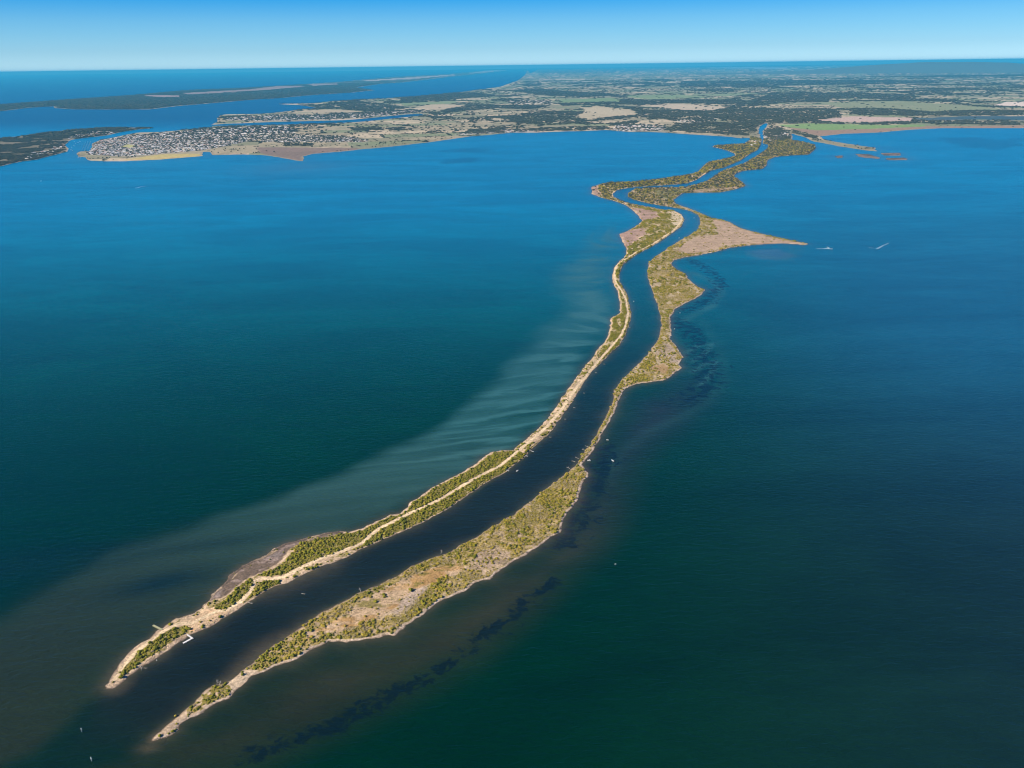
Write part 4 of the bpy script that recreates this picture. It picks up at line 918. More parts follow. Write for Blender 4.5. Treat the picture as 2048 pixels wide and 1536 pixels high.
# single shrubs that stand apart
LONE = [(-489.9, 776.3, 3.4, 'green', 'large rounded green shrub standing alone nearest the rocky tip of the left jetty'),
        (-496.0, 767.9, 1.6, 'green', 'small low shrub on the bare gravel point of the left jetty'),
        (-339.4, 777.9, 3.0, 'green', 'dark green shrub alone on the bare sandy neck of the right jetty'),
        (-440.4, 895.6, 2.2, 'olive', 'small low bush between two arms of the sandy clearing on the left jetty'),
        (-405.5, 890.7, 3.0, 'green', 'round green shrub on the channel bank below the orange sand clearing'),
        (-429.0, 879.6, 2.0, 'olive', 'flat olive bush at the lower rim of the sandy clearing'),
        (-417.1, 882.5, 1.8, 'olive', 'low olive bush at the channel side of the sandy clearing, nearer the round green shrub'),
        (-397.2, 712.1, 2.4, 'olive', 'pale olive bush by the water, last bush before the tip of the right jetty'),
        (-336.1, 789.3, 1.9, 'grey', 'grey bare shrub where the sandy neck meets the thicket of the right jetty'),
        (-149.2, 943.3, 4.2, 'green', 'dark green clump of shrub alone in the tan clearing of the right jetty')]
def z_at(x, y, name):
    P_ = np.array([[x, y]]); sd = wobbled(P_, sdist(P_, MAP[name]), JW)
    return float(h_jetty(P_, sd, np.array([1.0]))[0])
for k, (x_, y_, r_, kd, lb) in enumerate(LONE):
    o = new_obj(kd+'_shrub' if kd == 'grey' else 'shrub', SHRUB[kd][k % 3])
    nm = 'west_jetty' if k not in (2, 7, 8, 9) else 'east_jetty'
    o.location = (x_, y_, max(z_at(x_, y_, nm), 0.1)-0.1); o.scale = (r_, r_, r_); o.rotation_euler = (0, 0, k)
    tag(o, lb, 'shrub')

ZONES = [('v1', 12, -6, 'jetty-tip thicket by the grey pier'), ('v2', 12, -5, 'thicket between mudflat and sand track'), ('v3', 10, -4, 'clump between track bend and channel'), ('v4', 14, -6, 'broad thicket above the sand track'),
         ('v5', 12, -6, 'low thicket at the right jetty tip'), ('mud1', 30, -10, 'scrub beside the dark mudflat'), ('meadow', 40, 0, 'tan clearing of the right jetty'), ('v6', 20, -4, 'wedge thicket beyond sandy neck')]
def zone_text(x, y):
    P_ = np.array([[x, y]]); best = None
    for k, pad, th, txt in ZONES:
        if near(P_, k, pad)[0] > th: best = (k, txt); break
    if best is None:
        if near(P_, 'west_jetty', 40)[0] > -3: best = ('path', 'scrub along the left jetty track')
        elif near(P_, 'meadow', 60)[0] > -45: best = ('meadow', 'thicket round the tan clearing')
        else: best = ('east_jetty', 'scrub of the stony right jetty end')
    k, txt = best; q = MAP[k]; c0 = q.mean(0)
    # position along and across the zone's long axis
    d_ = q-c0; w_, v_ = np.linalg.eigh(d_.T@d_); ax = v_[:, 1]*np.sign(v_[0, 1]); al = (P_[0]-c0)@ax; ex = (d_@ax); f = (al-ex.min())/max(np.ptp(ex), 1)
    return txt, ('nearest end', 'lower part', 'middle', 'upper part', 'farthest end')[int(np.clip(f*5, 0, 4))]
def side_text(x, y):
    sw_ = near(np.array([[x, y]]), 'channel', 60)[0]
    return 'channel edge' if sw_ > -9 else ('lake side' if sw_ < -24 else 'inner side')
LOOK = {'green': 'leafy green shrub', 'olive': 'olive brown shrub', 'grey': 'dry grey shrub'}
ALL = {k: np.vstack(v) for k, v in plants.items()}
go_ = np.vstack([np.column_stack([ALL[k], np.full(len(ALL[k]), i)]) for i, k in enumerate(('green', 'olive'))])
lim = np.sort(np.hypot(go_[:, 0], go_[:, 1]))[290]
for kd in ('green', 'olive', 'grey'):
    A_ = ALL[kd]; dd_ = np.hypot(A_[:, 0], A_[:, 1]); A_ = A_[np.argsort(dd_)]; dd_ = np.sort(dd_)
    cut = 200 if kd == 'grey' else int((dd_ < lim).sum())
    near_, rest = A_[:cut], A_[cut:]
    qs = np.quantile(near_[:, 3], (0.25, 0.6, 0.88)) if cut else (1, 2, 3)
    for i, (x_, y_, z_, r_) in enumerate(near_):
        o = new_obj('shrub' if kd != 'grey' else 'dry_shrub', SHRUB[kd][i % len(SHRUB[kd])])
        o.location = (x_, y_, z_-0.1); hs = 0.65+0.3*random.random(); o.scale = (r_, r_, r_*hs); o.rotation_euler = (0, 0, random.random()*6.28)
        zt, part_ = zone_text(x_, y_); sz_ = ('small', 'medium', 'large', 'big')[int(np.searchsorted(qs, r_))]
        tag(o, '%s %s in %s, %s, %s' % (sz_, LOOK[kd], zt, part_, side_text(x_, y_)), 'shrub', '%ss in %s' % (LOOK[kd], zt))
    nm = {'green': 'green_scrub', 'olive': 'olive_scrub', 'grey': 'dry_scrub'}[kd]
    instancer(nm, rest[:, :3]-[0, 0, 0.1], rest[:, 3], rng.integers(0, len(SHRUB[kd]), len(rest)), SHRUB[kd], label='%s covering the jetties far along the channel' % {'green': 'dense green scrub', 'olive': 'low olive brown scrub', 'grey': 'dry grey scrub'}[kd], cat='scrub')

D_ = ALL['dark']
instancer('dark_scrub', D_[:, :3]-[0, 0, 0.1], D_[:, 3], rng.integers(0, 3, len(D_)), DARK, label='dark grey green tree scrub on the far reaches of the jetties', cat='scrub')

# low ground cover between the shrubs of the near jetties: tufts
T_ = []
for name, veg in (('west_jetty', veg_west), ('east_jetty', veg_east)):
    Q = candidates(name, 40, 2.2, 1500)
    sd = wobbled(Q, sdist(Q, MAP[name]), JW); m = sd > 1.8; Q, sd = Q[m], sd[m]
    v = veg(Q, sd); md = near(Q, 'meadow', 20)
    pr = np.where(name == 'east_jetty', 0.22*(md > 0)*(fbm(Q[:, 0]/12, Q[:, 1]/12, 5) > 0.5)+0.25*(v > 0.3), 0.15*(v > 0.3)+0.02)
    k = rng.random(len(Q)) < pr; Q, sd = Q[k], sd[k]
    T_.append(np.column_stack([Q, h_jetty(Q, sd, np.full(len(Q), 1.0))-0.05, 0.5+0.6*rng.random(len(Q))]))
T_ = np.vstack(T_)
instancer('tussocks', T_[:, :3], T_[:, 3], rng.integers(0, 4, len(T_)), [SHRUB['olive'][0], SHRUB['grey'][0], SHRUB['grey'][1], SHRUB['olive'][1]], 0.6, label='low dry tussocks and ground cover between the shrubs of the jetties', cat='ground cover')

# stones along the waterline
def rock_mesh(seed):
    r_ = np.random.default_rng(seed); v, f = ICO0
    return mesh_np('stone', v*(1+0.5*(r_.random(len(v))-0.5))[:, None]*np.array([1, 0.8, 0.6]), f, [M['rock']])
ROCKS = [rock_mesh(s) for s in range(4)]
S_ = []
for name in ('west_jetty', 'east_jetty'):
    Q = candidates(name, 20, 1.1, 1350)
    sd = wobbled(Q, sdist(Q, MAP[name]), JW)
    tip = (Q[:, 0] < -395) & (Q[:, 1] < 900) & (name == 'west_jetty')
    outer = near(Q, 'channel', 100) < -7
    ok = (sd > -0.4) & np.where(tip, sd < 6.5, sd < 2.2)
    pr = np.where(tip, 0.55, np.where(outer, 0.40, 0.16))*(0.4+1.2*(fbm(Q[:, 0]/8, Q[:, 1]/8, 12) > 0.48))
    k = ok & (rng.random(len(Q)) < pr); Q, sd = Q[k], sd[k]
    S_.append(np.column_stack([Q, np.maximum(h_jetty(Q, sd, np.full(len(Q), 1.0)), -0.1)+0.05, 0.28+0.5*rng.random(len(Q))**2]))
S_ = np.vstack(S_)
instancer('shore_stones', S_[:, :3], S_[:, 3], rng.integers(0, 4, len(S_)), ROCKS, label='pale and rusty stones edging the shores of the jetties', cat='stones')

# ---------------------------------------------------------------- woods of the far shores
def far_points(poly, dens, y1, steps):
    out_ = []
    for (step, a, b, rad) in steps:
        Q = candidates(poly, step*8, step, min(b, y1))
        Q = Q[(Q[:, 1] >= a) & (Q[:, 1] < b)]
        sd = sdist(Q, MAP[poly]); m = sd > 8; Q, sd = Q[m], sd[m]
        if not len(Q): continue
        v = dens(Q, sd); k = rng.random(len(Q)) < v; Q, sd = Q[k], sd[k]
        z = h_main(Q, sd, np.full(len(Q), 10.0))
        out_.append(np.column_stack([Q, z, rad*(0.7+0.6*rng.random(len(Q)))]))
    return np.vstack(out_)
def d_main(Q, sd):
    t_ = np.zeros(len(Q))
    for k in TOWN: t_ = np.maximum(t_, near(Q, k, 10) > 0)
    rv = near(Q, 'river', 100)
    return np.maximum(wood_density(Q), 0.30*t_*(near(Q, 'Y2', 10) < 0))*(rv < -6)
STEPS = ((17, 0, 9500, 9.0), (30, 9500, 14000, 15.0), (60, 14000, 26000, 30.0), (130, 26000, 45000, 60.0))
main_t = far_points('mainland', d_main, 40000, STEPS)
wood_t = far_points('wooded_island', lambda Q, s: np.where(near(Q, 'H9', 10) > 0, 0.35, np.where(near(Q, 'H10', 10) > 0, 0.4, 0.85))*(fbm(Q[:, 0]/120, Q[:, 1]/160, 93, 3) < 0.6), 20000, STEPS)
def d_barr(Q, s):
    v = np.full(len(Q), 0.7)
    for k in ('B1', 'B1b', 'B2', 'B3', 'B4'): v *= near(Q, k, 50) < 0
    return v*(s > 60)
barr_t = far_points('barrier_island', d_barr, 40000, ((17, 0, 9500, 9.0), (34, 9500, 16000, 17.0), (70, 16000, 26000, 34.0), (130, 26000, 45000, 60.0)))

def hgt_of(A_): return np.clip(A_[:, 3]*0.85, 6, 15)
TREE_WHERE = [('W23', 'in the shore belt before the paddocks'), ('W8', 'in the dark wood left of the river mouth'), ('W26', 'on the wooded root of the left jetty'), ('W9', 'in the wood right of the river mouth'),
              ('W22', 'in the belt beside the cut'), ('W21', 'along the far bank of the cut'), ('W12', 'in the belt behind the green strip'), ('W1', 'in the wood among pale paddocks'),
              ('H1', 'in the dense town'), ('H3', 'in the estate right of the town'), ('H4', 'in the far shore village'), ('W27', 'behind the red marsh point'), ('R6', 'on the red marsh point'), ('H9', 'between island shore houses'), ('H10', 'between island strait houses')]
def bearing_text(x, y):
    t_ = x/y
    ks = ('far left edge', 'left of harbour inlet', 'by harbour inlet', 'by the red marsh', 'by the pale paddocks', 'mid far shore', 'by the curved beach', 'by the river mouth', 'by the cut', 'behind the mud flats', 'far right edge')
    es = (-0.60, -0.47, -0.36, -0.24, -0.12, 0.02, 0.16, 0.30, 0.38, 0.50)
    return ks[int(np.searchsorted(es, t_))]
for A_, nm, lb, where in ((main_t, 'mainland_woods', 'dark woods and tree belts spread over the farmland beyond the lake', 'on open farmland'),
                   (wood_t, 'island_woods', 'dark bushland covering the low island at the left edge', 'on the wooded island'),
                   (barr_t, 'barrier_woods', 'dark coastal scrub covering the long barrier spit by the sea', None)):
    A_ = A_[np.argsort(np.hypot(A_[:, 0], A_[:, 1])+1e5*np.maximum.reduce([near(A_[:, :2], k, 10) > 0 for k in ('H1', 'H2', 'H3')]))]
    if where:
        n_ = 200 if nm == 'mainland_woods' else 60
        for i, (x_, y_, z_, r_) in enumerate(A_[:n_]):
            o = new_obj('tree', TREES[i % 4]); rr = 5.5+3*random.random(); o.location = (x_, y_, z_-0.5); o.scale = (rr, rr, rr*1.05); o.rotation_euler = (0, 0, random.random()*6.28)
            w_ = where
            for k, t_ in TREE_WHERE:
                if near(np.array([[x_, y_]]), k, 60)[0] > -40: w_ = t_; break
            tag(o, '%s dark gum tree %s, %s' % (('low', 'tall')[rr > 7], w_, bearing_text(x_, y_)), 'tree', 'trees '+w_)
        A_ = A_[n_:]
    h_ = hgt_of(A_)
    o = instancer(nm, A_[:, :3]-[0, 0, 0.5], A_[:, 3], rng.integers(0, 4, len(A_)), CLUMPS, label=lb, cat='woods')
    o.data.attributes['hgt'].data.foreach_set('value', h_.astype(np.float32))

# ---------------------------------------------------------------- houses
def house_mesh(wall, roof, L_=15, W_=9.5, seed=0):
    V = []; F_ = []; MI = []
    def box(x0, x1, y0, y1, z0, z1, mi):
        n = len(V); V.extend([(x0, y0, z0), (x1, y0, z0), (x1, y1, z0), (x0, y1, z0), (x0, y0, z1), (x1, y0, z1), (x1, y1, z1), (x0, y1, z1)])
        for f in ((0, 1, 5, 4), (1, 2, 6, 5), (2, 3, 7, 6), (3, 0, 4, 7), (4, 5, 6, 7)): F_.append([n+i for i in f]); MI.append(mi)
    def hip(x0, x1, y0, y1, z0, h_, inset):
        n = len(V); ym = (y0+y1)/2
        V.extend([(x0, y0, z0), (x1, y0, z0), (x1, y1, z0), (x0, y1, z0), (x0+inset, ym, z0+h_), (x1-inset, ym, z0+h_)])
        for f in ((0, 1, 5, 4), (2, 3, 4, 5), (1, 2, 5, 5), (3, 0, 4, 4), (0, 3, 2, 1)): F_.append([n+i for i in f]); MI.append(1)
    box(-L_/2, L_/2, -W_/2, W_/2, -0.5, 2.8, 0); hip(-L_/2-0.6, L_/2+0.6, -W_/2-0.6, W_/2+0.6, 2.8, 2.3, 0.6+seed*1.6)
    box(L_/2-6, L_/2-0.5, W_/2, W_/2+4, -0.5, 2.5, 0); hip(L_/2-6.5, L_/2, W_/2-0.5, W_/2+4.5, 2.52, 1.5, 1.2)
    for wx in (-5, -1.5, 2.5): 
        n = len(V); V.extend([(wx, -W_/2-0.03, 0.9), (wx+1.6, -W_/2-0.03, 0.9), (wx+1.6, -W_/2-0.03, 2.1), (wx, -W_/2-0.03, 2.1)]); F_.append([n, n+1, n+2, n+3]); MI.append(2)
    me = bpy.data.meshes.new('house'); me.from_pydata(V, [], [list(dict.fromkeys(f)) for f in F_])
    for m_ in (wall, roof, M['glass']): me.materials.append(m_)
    me.polygons.foreach_set('material_index', np.array(MI, dtype=np.int32)); me.update()
    return me
wallm = plain('cream_wall', (0.62, 0.56, 0.46), 0.8, 0.1)
HM = []
for nm_, c_ in (('white', (0.85, 0.84, 0.82)), ('light grey', (0.55, 0.57, 0.60)), ('terracotta', (0.42, 0.20, 0.13)), ('dark grey', (0.16, 0.17, 0.18)), ('cream', (0.72, 0.64, 0.50))):
    rm = plain(nm_.replace(' ', '_')+'_roof', c_, 0.55, 0.08, 0.5)
    for s_ in (0, 1, 2): HM.append((nm_, house_mesh(wallm, rm, 15+4*s_, 10+2*s_, s_)))
RP = np.array([0.34, 0.24, 0.12, 0.08, 0.22])
HW = {'H1': 'in the dense town', 'H2': 'beyond the canal', 'H3': 'in the estate by the paddocks', 'H4': 'in the far shore village', 'H5': 'behind the village', 'H6': 'in the row of shore houses', 'H7': 'in the inland hamlet',
      'H8': 'among trees right of the river', 'H9': 'on the near shore of the island', 'H10': 'along the island strait', 'H11': 'on the root of the left jetty'}
DEN = {'H1': 0.86, 'H2': 0.55, 'H3': 0.62, 'H4': 0.75, 'H5': 0.4, 'H6': 0.45, 'H7': 0.2, 'H8': 0.3, 'H9': 0.22, 'H10': 0.3, 'H11': 0.2}
Hs = []
for k in TOWN:
    q = MAP[k]; a, b = q.min(0), q.max(0); st = 22.0; an = {'H1': 0.5, 'H2': 0.2}.get(k, 0.3); ca, sa = math.cos(an), math.sin(an)
    R_ = np.hypot(*(b-a)); g_ = np.arange(-R_/2, R_/2, st); gx, gy = np.meshgrid(g_, g_*1.25, indexing='ij'); gx, gy = gx.ravel(), gy.ravel()
    street = (np.floor(gy/(st*1.25)) % 3 == 0)
    gx = gx[~street]; gy = gy[~street]
    gy = gy+22*np.sin(gx/140)+14*np.sin(gx/61+gy/90); gx = gx+(rng.random(len(gx))-.5)*15; gy = gy+(rng.random(len(gx))-.5)*15
    c0 = (a+b)/2; Q = np.column_stack([c0[0]+gx*ca-gy*sa, c0[1]+gx*sa+gy*ca])
    m = (near(Q, k, 1) > 2) & (rng.random(len(Q)) < DEN[k]) & (near(Q, 'Y2', 5) < 0) & (near(Q, 'Y1', 5) < 0)
    Q = Q[m]; lm = np.maximum.reduce([sdist(Q, MAP[n]) for n in ('mainland', 'wooded_island', 'west_jetty')]) > 14; Q = Q[lm]
    for (x_, y_) in Q: Hs.append((math.hypot(x_, y_), x_, y_, k, an+math.pi/2*rng.integers(0, 2)))
Hs.sort()
hz = lambda x_, y_: float(h_main(np.array([[x_, y_]]), np.array([120.0]), np.array([10.0]))[0])
for i, (d_, x_, y_, k, an) in enumerate(Hs[:300]):
    j = int(rng.choice(5, p=RP))*3+i % 3
    o = new_obj('house', HM[j][1]); o.location = (x_, y_, 2.4); o.rotation_euler = (0, 0, an); o.scale = (1.15, 1.15, 1.15)
    sz_ = ('small', 'wide', 'long')[i % 3]
    tag(o, '%s house, %s roof %s, %s' % (sz_, HM[j][0], HW[k], bearing_text(x_, y_)), 'house', '%s roofed houses %s' % (HM[j][0], HW[k]))
far_h = Hs[300:]
if far_h:
    P3 = np.array([(x_, y_, 2.6) for (_, x_, y_, _, _) in far_h]); pk = np.array([int(rng.choice(5, p=RP))*3+int(rng.integers(0, 3)) for _ in far_h])
    o = instancer('town_houses', P3, np.full(len(P3), 1.15), pk, [m_ for _, m_ in HM], label='hundreds of pale roofed houses of the town across the lake', cat='houses')
    o.data.attributes['spin'].data.foreach_set('value', np.array([a for (_, _, _, _, a) in far_h], dtype=np.float32))
print('HOUSES', len(Hs), 'SHRUBS', {k: sum(len(a) for a in v) for k, v in plants.items()}, 'TREES', len(main_t), len(wood_t), len(barr_t), 'tufts', len(T_), 'stones', len(S_))

# ---------------------------------------------------------------- small made things
class MB:
    def __init__(s): s.v = []; s.f = []
    def box(s, x0, x1, y0, y1, z0, z1):
        n = len(s.v); s.v += [(x0, y0, z0), (x1, y0, z0), (x1, y1, z0), (x0, y1, z0), (x0, y0, z1), (x1, y0, z1), (x1, y1, z1), (x0, y1, z1)]
        s.f += [tuple(n+i for i in f) for f in ((3, 2, 1, 0), (4, 5, 6, 7), (0, 1, 5, 4), (1, 2, 6, 5), (2, 3, 7, 6), (3, 0, 4, 7))]
        return s
    def tube(s, p, q, r0, r1, k=6):
        p, q = Vector(p), Vector(q); d = (q-p).normalized(); a = d.orthogonal().normalized(); b = d.cross(a); n = len(s.v)
        for c_, r_ in ((p, r0), (q, r1)):
            for i in range(k):
                t_ = i*2*math.pi/k; s.v.append(tuple(c_+a*(r_*math.cos(t_))+b*(r_*math.sin(t_))))
        for i in range(k):
            j = (i+1) % k; s.f.append((n+i, n+j, n+k+j, n+k+i))
        s.f.append(tuple(n+i for i in reversed(range(k)))); s.f.append(tuple(n+k+i for i in range(k)))
        return s
    def obj(s, name, m_, parent=None):
        me = bpy.data.meshes.new(name); me.from_pydata(s.v, [], s.f); me.materials.append(m_); me.update()
        return new_obj(name, me, parent)
def thing(name, x_, y_, z_, rz, label, cat, group=None):
    e = bpy.data.objects.new(name, None); COL.objects.link(e); e.location = (x_, y_, z_); e.rotation_euler = (0, 0, rz)
    e.empty_display_size = 0.5
    return tag(e, label, cat, group)
def ang(x0, y0, x1, y1): return math.atan2(y1-y0, x1-x0)

# the landing on the channel side of the left jetty
ax, ay = -437.0, 838.0; bx, by = -427.8, 848.6; cx_, cy_ = -438.3, 855.3
a_ = ang(ax, ay, bx, by); Ld = math.hypot(bx-ax, by-ay)
pr_ = thing('fishing_pier', ax, ay, 0, a_, 'L-shaped pale grey landing stage with a row of posts by the left jetty', 'pier')
d = MB()
n_ = int(Ld/0.5)
for i in range(n_): d.box(i*0.5, i*0.5+0.46, -1.3, 1.3, 0.95, 1.03)
o = d.obj('deck', M['white'], pr_); o['kind'] = 'stuff'
MB().box(0, Ld, -1.2, -1.0, 0.7, 0.94).box(0, Ld, 1.0, 1.2, 0.7, 0.94).obj('bearer', M['deck'], pr_)
pm = MB().tube((0, 0, -1.5), (0, 0, 2.0), 0.2, 0.17, 8).obj('post', M['white'], pr_); pm.location = (0.4, -1.45, 0)
for i in range(1, 8):
    c = pm.copy(); COL.objects.link(c); c.parent = pr_; c.location = (0.4+i*(Ld-0.8)/7, -1.45, 0)
for i in range(8):
    c = MB().tube((0, -1.4, 0.9), (0, -2.3, 0.75), 0.13, 0.12, 6).obj('fender', M['white'], pr_); c.location = (0.4+i*(Ld-0.8)/7, 0, 0)
loc = Matrix.Rotation(-a_, 3, 'Z') @ Vector((cx_-ax, cy_-ay, 0))
g_ = MB(); dirx = Vector((loc.x-(Ld-1.2), loc.y, 0)); Lw = dirx.length; nw_ = int(Lw/0.5)
for i in range(nw_): g_.box(i*0.5, i*0.5+0.46, -0.95, 0.95, 0.93, 1.0)
gw = g_.obj('gangway', M['white'], pr_); gw.location = (Ld-1.2, 0, 0); gw.rotation_euler = (0, 0, math.atan2(dirx.y, dirx.x)); gw['kind'] = 'stuff'
for sy in (-1.0, 1.0):
    rl = MB().tube((0.5, sy, 1.9), (Lw*0.8, sy, 1.9), 0.05, 0.05).obj('handrail', M['white'], pr_); rl.location = gw.location; rl.rotation_euler = gw.rotation_euler

# the old groyne on the lake side
ax, ay = -491.6, 875.1; bx, by = -475.5, 865.6
a_ = ang(ax, ay, bx, by); Lg = math.hypot(bx-ax, by-ay)
gr_ = thing('groyne', ax, ay, 0, a_, 'short mossy yellow green groyne running from the left jetty into the lake', 'groyne')
nb = 9
for i in range(nb):
    b_ = MB().box(i*Lg/nb+0.03, (i+1)*Lg/nb-0.03, -1.15-0.1*random.random(), 1.15+0.1*random.random(), -1.2, 1.15+0.15*random.random()).obj('block', M['concrete'], gr_)
for sy in (-1.4, 1.4):
    w_ = MB()
    for i in range(14): w_.tube((i*Lg/14+0.4, sy, -1.2), (i*Lg/14+0.4, sy, 1.35+0.1*random.random()), 0.11, 0.1, 5)
    w_.obj('piles', M['bark'], gr_)['kind'] = 'stuff'

# beacons off the tips
bpost = None
for (x_, y_, lb, mt) in ((-496.2, 690.7, 'slim pale grey channel post farther from the bottom edge, off the left jetty tip', 'deck'), (-465.0, 649.6, 'slim white channel post nearest the bottom edge of the view', 'white')):
    t_ = thing('channel_marker', x_, y_, 0, 0.3, lb, 'channel marker')
    MB().tube((0, 0, -2), (0, 0, 4.6), 0.34, 0.30, 8).obj('pile', M[mt], t_)
    MB().tube((0, 0, 4.6), (0, 0, 5.6), 0.55, 0.5, 8).obj('topmark', M['white'], t_)
    MB().box(-0.6, 0.6, -0.6, 0.6, 3.4, 3.5).obj('platform', M[mt], t_)

# boats
def boat(x_, y_, rz, L_, label, kind='runabout', group=None):
    t_ = thing('motor_boat' if kind != 'yacht' else 'sailing_boat', x_, y_, 0, rz, label, 'boat', group)
    W_ = L_*0.34; st = [(-0.5, 0.86, 0.55), (-0.3, 0.98, 0.56), (0.0, 1.0, 0.6), (0.25, 0.85, 0.68), (0.42, 0.45, 0.8), (0.5, 0.04, 0.9)]
    V = []; F_ = []
    for (s_, w_, h_) in st:
        xw = s_*L_; hw = w_*W_/2; hz_ = h_*L_*0.16
        V += [(xw, -hw, hz_), (xw, -hw*0.82, -0.15), (xw, 0, -0.35), (xw, hw*0.82, -0.15), (xw, hw, hz_), (xw, hw*0.8, hz_*0.96), (xw, hw*0.78, 0.25), (xw, -hw*0.78, 0.25), (xw, -hw*0.8, hz_*0.96)]
    for i in range(len(st)-1):
        for j in range(9):
            a = i*9+j; b = i*9+(j+1) % 9; F_.append((a, b, b+9, a+9))
    F_.append(tuple(range(8, -1, -1))); F_.append(tuple(range((len(st)-1)*9, len(st)*9)))
    me = bpy.data.meshes.new('hull'); me.from_pydata(V, [], F_); me.materials.append(M['white']); me.update(); new_obj('hull', me, t_)
    if kind == 'yacht':
        MB().box(-L_*0.1, L_*0.22, -W_*0.28, W_*0.28, 0.3, 0.3+L_*0.13).obj('cabin', M['white'], t_)
        MB().tube((L_*0.05, 0, 0.3), (L_*0.05, 0, L_*1.25), 0.09, 0.05).obj('mast', M['white'], t_)
        MB().tube((L_*0.05, 0, L_*0.28), (-L_*0.4, 0, L_*0.26), 0.16, 0.14).obj('boom', M['hull'], t_)
    else:
        MB().box(L_*0.02, L_*0.42, -W_*0.33, W_*0.33, 0.25, L_*0.135).obj('foredeck', M['white'], t_)
        MB().box(-L_*0.02, L_*0.05, -W_*0.33, W_*0.33, L_*0.135, L_*0.135+0.45).obj('windscreen', M['glass'], t_)
        MB().box(-L_*0.28, L_*0.0, -W_*0.36, W_*0.36, L_*0.135+1.0, L_*0.135+1.08).obj('canopy', M['white'], t_)
        MB().box(-L_*0.56, -L_*0.48, -0.22, 0.22, -0.3, 1.1).obj('outboard_motor', M['motor'], t_)
        for sx in (-0.26, -0.02):
            for sy in (-0.33, 0.33): MB().tube((L_*sx, W_*sy, 0.3), (L_*sx, W_*sy, L_*0.135+1.02), 0.04, 0.04, 4).obj('canopy_post', M['deck'], t_)
    return t_
boat(7.7, 1303.3, 0.9, 6.0, 'small white boat in the near channel below the double sand track')
boat(390.3, 2424.8, 1.4, 6.0, 'white boat in mid channel beside the narrow green strip of the left jetty')
boat(731.2, 3400.2, 0.5, 7.0, 'white boat in the upper channel close below the tan marshy point')
boat(897.9, 3871.5, 1.2, 7.0, 'white boat in the outer curve of the channel near the sandy bend')
boat(190.4, 1429.2, 2.9, 4.8, 'small white boat on the right lake off the thin sandy neck')
boat(190.2, 1338.3, 2.6, 5.0, 'white boat on a short curl of foam in the right lake near the neck')
boat(144.9, 1341.6, 2.9, 6.5, 'white boat lying against the right shore of the thin neck')
boat(510.8, 2293.6, 0.4, 5.0, 'tiny white boat in the bay below the scalloped green point')
boat(463.9, 2139.0, 0.8, 5.0, 'tiny white boat close to the narrow waist of the right jetty')
boat(152.7, 1003.6, 0.2, 3.2, 'tiny pale dinghy alone on the dark water off the wedge thicket')
sb = boat(1294.7, 3145.5, -0.05, 7.0, 'speedboat in a splash of white foam off the tan point')
sb2 = boat(1560.0, 3235.1, 0.35, 6.5, 'speedboat at the end of a slanting wake far out on the right lake')
sb3 = boat(-2397.4, 5186.0, 3.3, 7.0, 'speedboat with a thin pale wake on the left lake')
boat(-3232.9, 5597.4, 1.0, 9.0, 'small white boat alone near the left edge below the wooded island')
boat(1514.0, 5894.3, 0.5, 9.0, 'white boat moored at the left bank of the upper river bend')
boat(2314.4, 7446.6, 0.3, 10.0, 'white boat moored where the river leaves the mainland')
k = 0
for (x_, y_) in ((-4651.2, 8833.9), (-4601.1, 8856.6), (-4546.8, 8706.6), (-4442.7, 8415.3), (-4382.0, 8315.0), (-4312.7, 8122.5), (-4210.7, 7904.5), (-4156.7, 7830.0), (-4509.5, 8586.2), (-3775.2, 7186.5), (-3724.2, 7119.8)):
    boat(x_, y_, 0.4+k, 13.0, 'white yacht moored in the bay between town and island, %s' % ('upper left of the group', 'rightmost of the upper ones', 'between the two upper ones', 'far left in the middle', 'just below the far left one', 'lower left by the island point', 'lower still by the island point', 'right of the island point', 'centre of the bay', 'left one by the town spit', 'right one by the town spit')[k], 'yacht', 'yachts moored in the bay'); k += 1
for i in range(26):
    x_ = -5130+ (i % 2)*28; y_ = 0
    u_ = i/26.0; p0 = Vector((-4468.3, 8837.4)); p1 = Vector((-3969.0, 7758.3))
    q = p0.lerp(p1, u_)+Vector((-12-26*(i % 3), 0)); boat(q.x, q.y, 0.2, 12.0, 'white yacht berthed in the marina at the left end of the town', 'yacht', 'yachts berthed in the marina')

# wakes: foam lying on the water
def wake(pts, wd, label, parent_label=None, z_=0.12):
    V = []; F_ = []; r_ = random.Random(len(pts))
    P_ = [Vector(p) for p in pts]; fine = []
    for a, b in zip(P_[:-1], P_[1:]):
        n = max(2, int((b-a).length/3))
        for i in range(n): fine.append(a.lerp(b, i/n))
    fine.append(P_[-1]); N_ = len(fine)
    for i, p in enumerate(fine):
        d_ = (fine[min(i+1, N_-1)]-fine[max(i-1, 0)]).normalized(); n = Vector((-d_.y, d_.x)); t_ = i/(N_-1)
        w_ = (wd[0]*(1-t_)+wd[1]*t_)*(0.6+0.8*r_.random())
        for s_, zz in ((-1, 0.01), (-0.5, z_), (0.5, z_), (1, 0.01)): V.append((p.x+n.x*w_*s_, p.y+n.y*w_*s_, zz))
    for i in range(N_-1):
        for j in range(3): a = i*4+j; F_.append((a, a+1, a+5, a+4))
    me = bpy.data.meshes.new('wake'); me.from_pydata(V, [], F_); me.materials.append(M['foam']); me.update()
    tag(new_obj('wake', me), label, 'wake')
def P2(*a): return [(a[i], a[i+1]) for i in range(0, len(a), 2)]
wake(P2(1292.7, 3145.6, 1280.4, 3155.7, 1258.9, 3152.3, 1233.3, 3153.9), (5, 1.2), 'foaming wake trailing left behind the speedboat off the tan point')
wake(P2(1286.3, 3155.4, 1291.1, 3178.7, 1290.6, 3188.3), (3.5, 2), 'patch of churned foam above the speedboat off the tan point')
wake(P2(1555.9, 3230.4, 1523.1, 3198.2, 1483.0, 3148.2, 1471.2, 3144.2), (1.0, 2.6), 'slanting thin wake far out on the right lake')
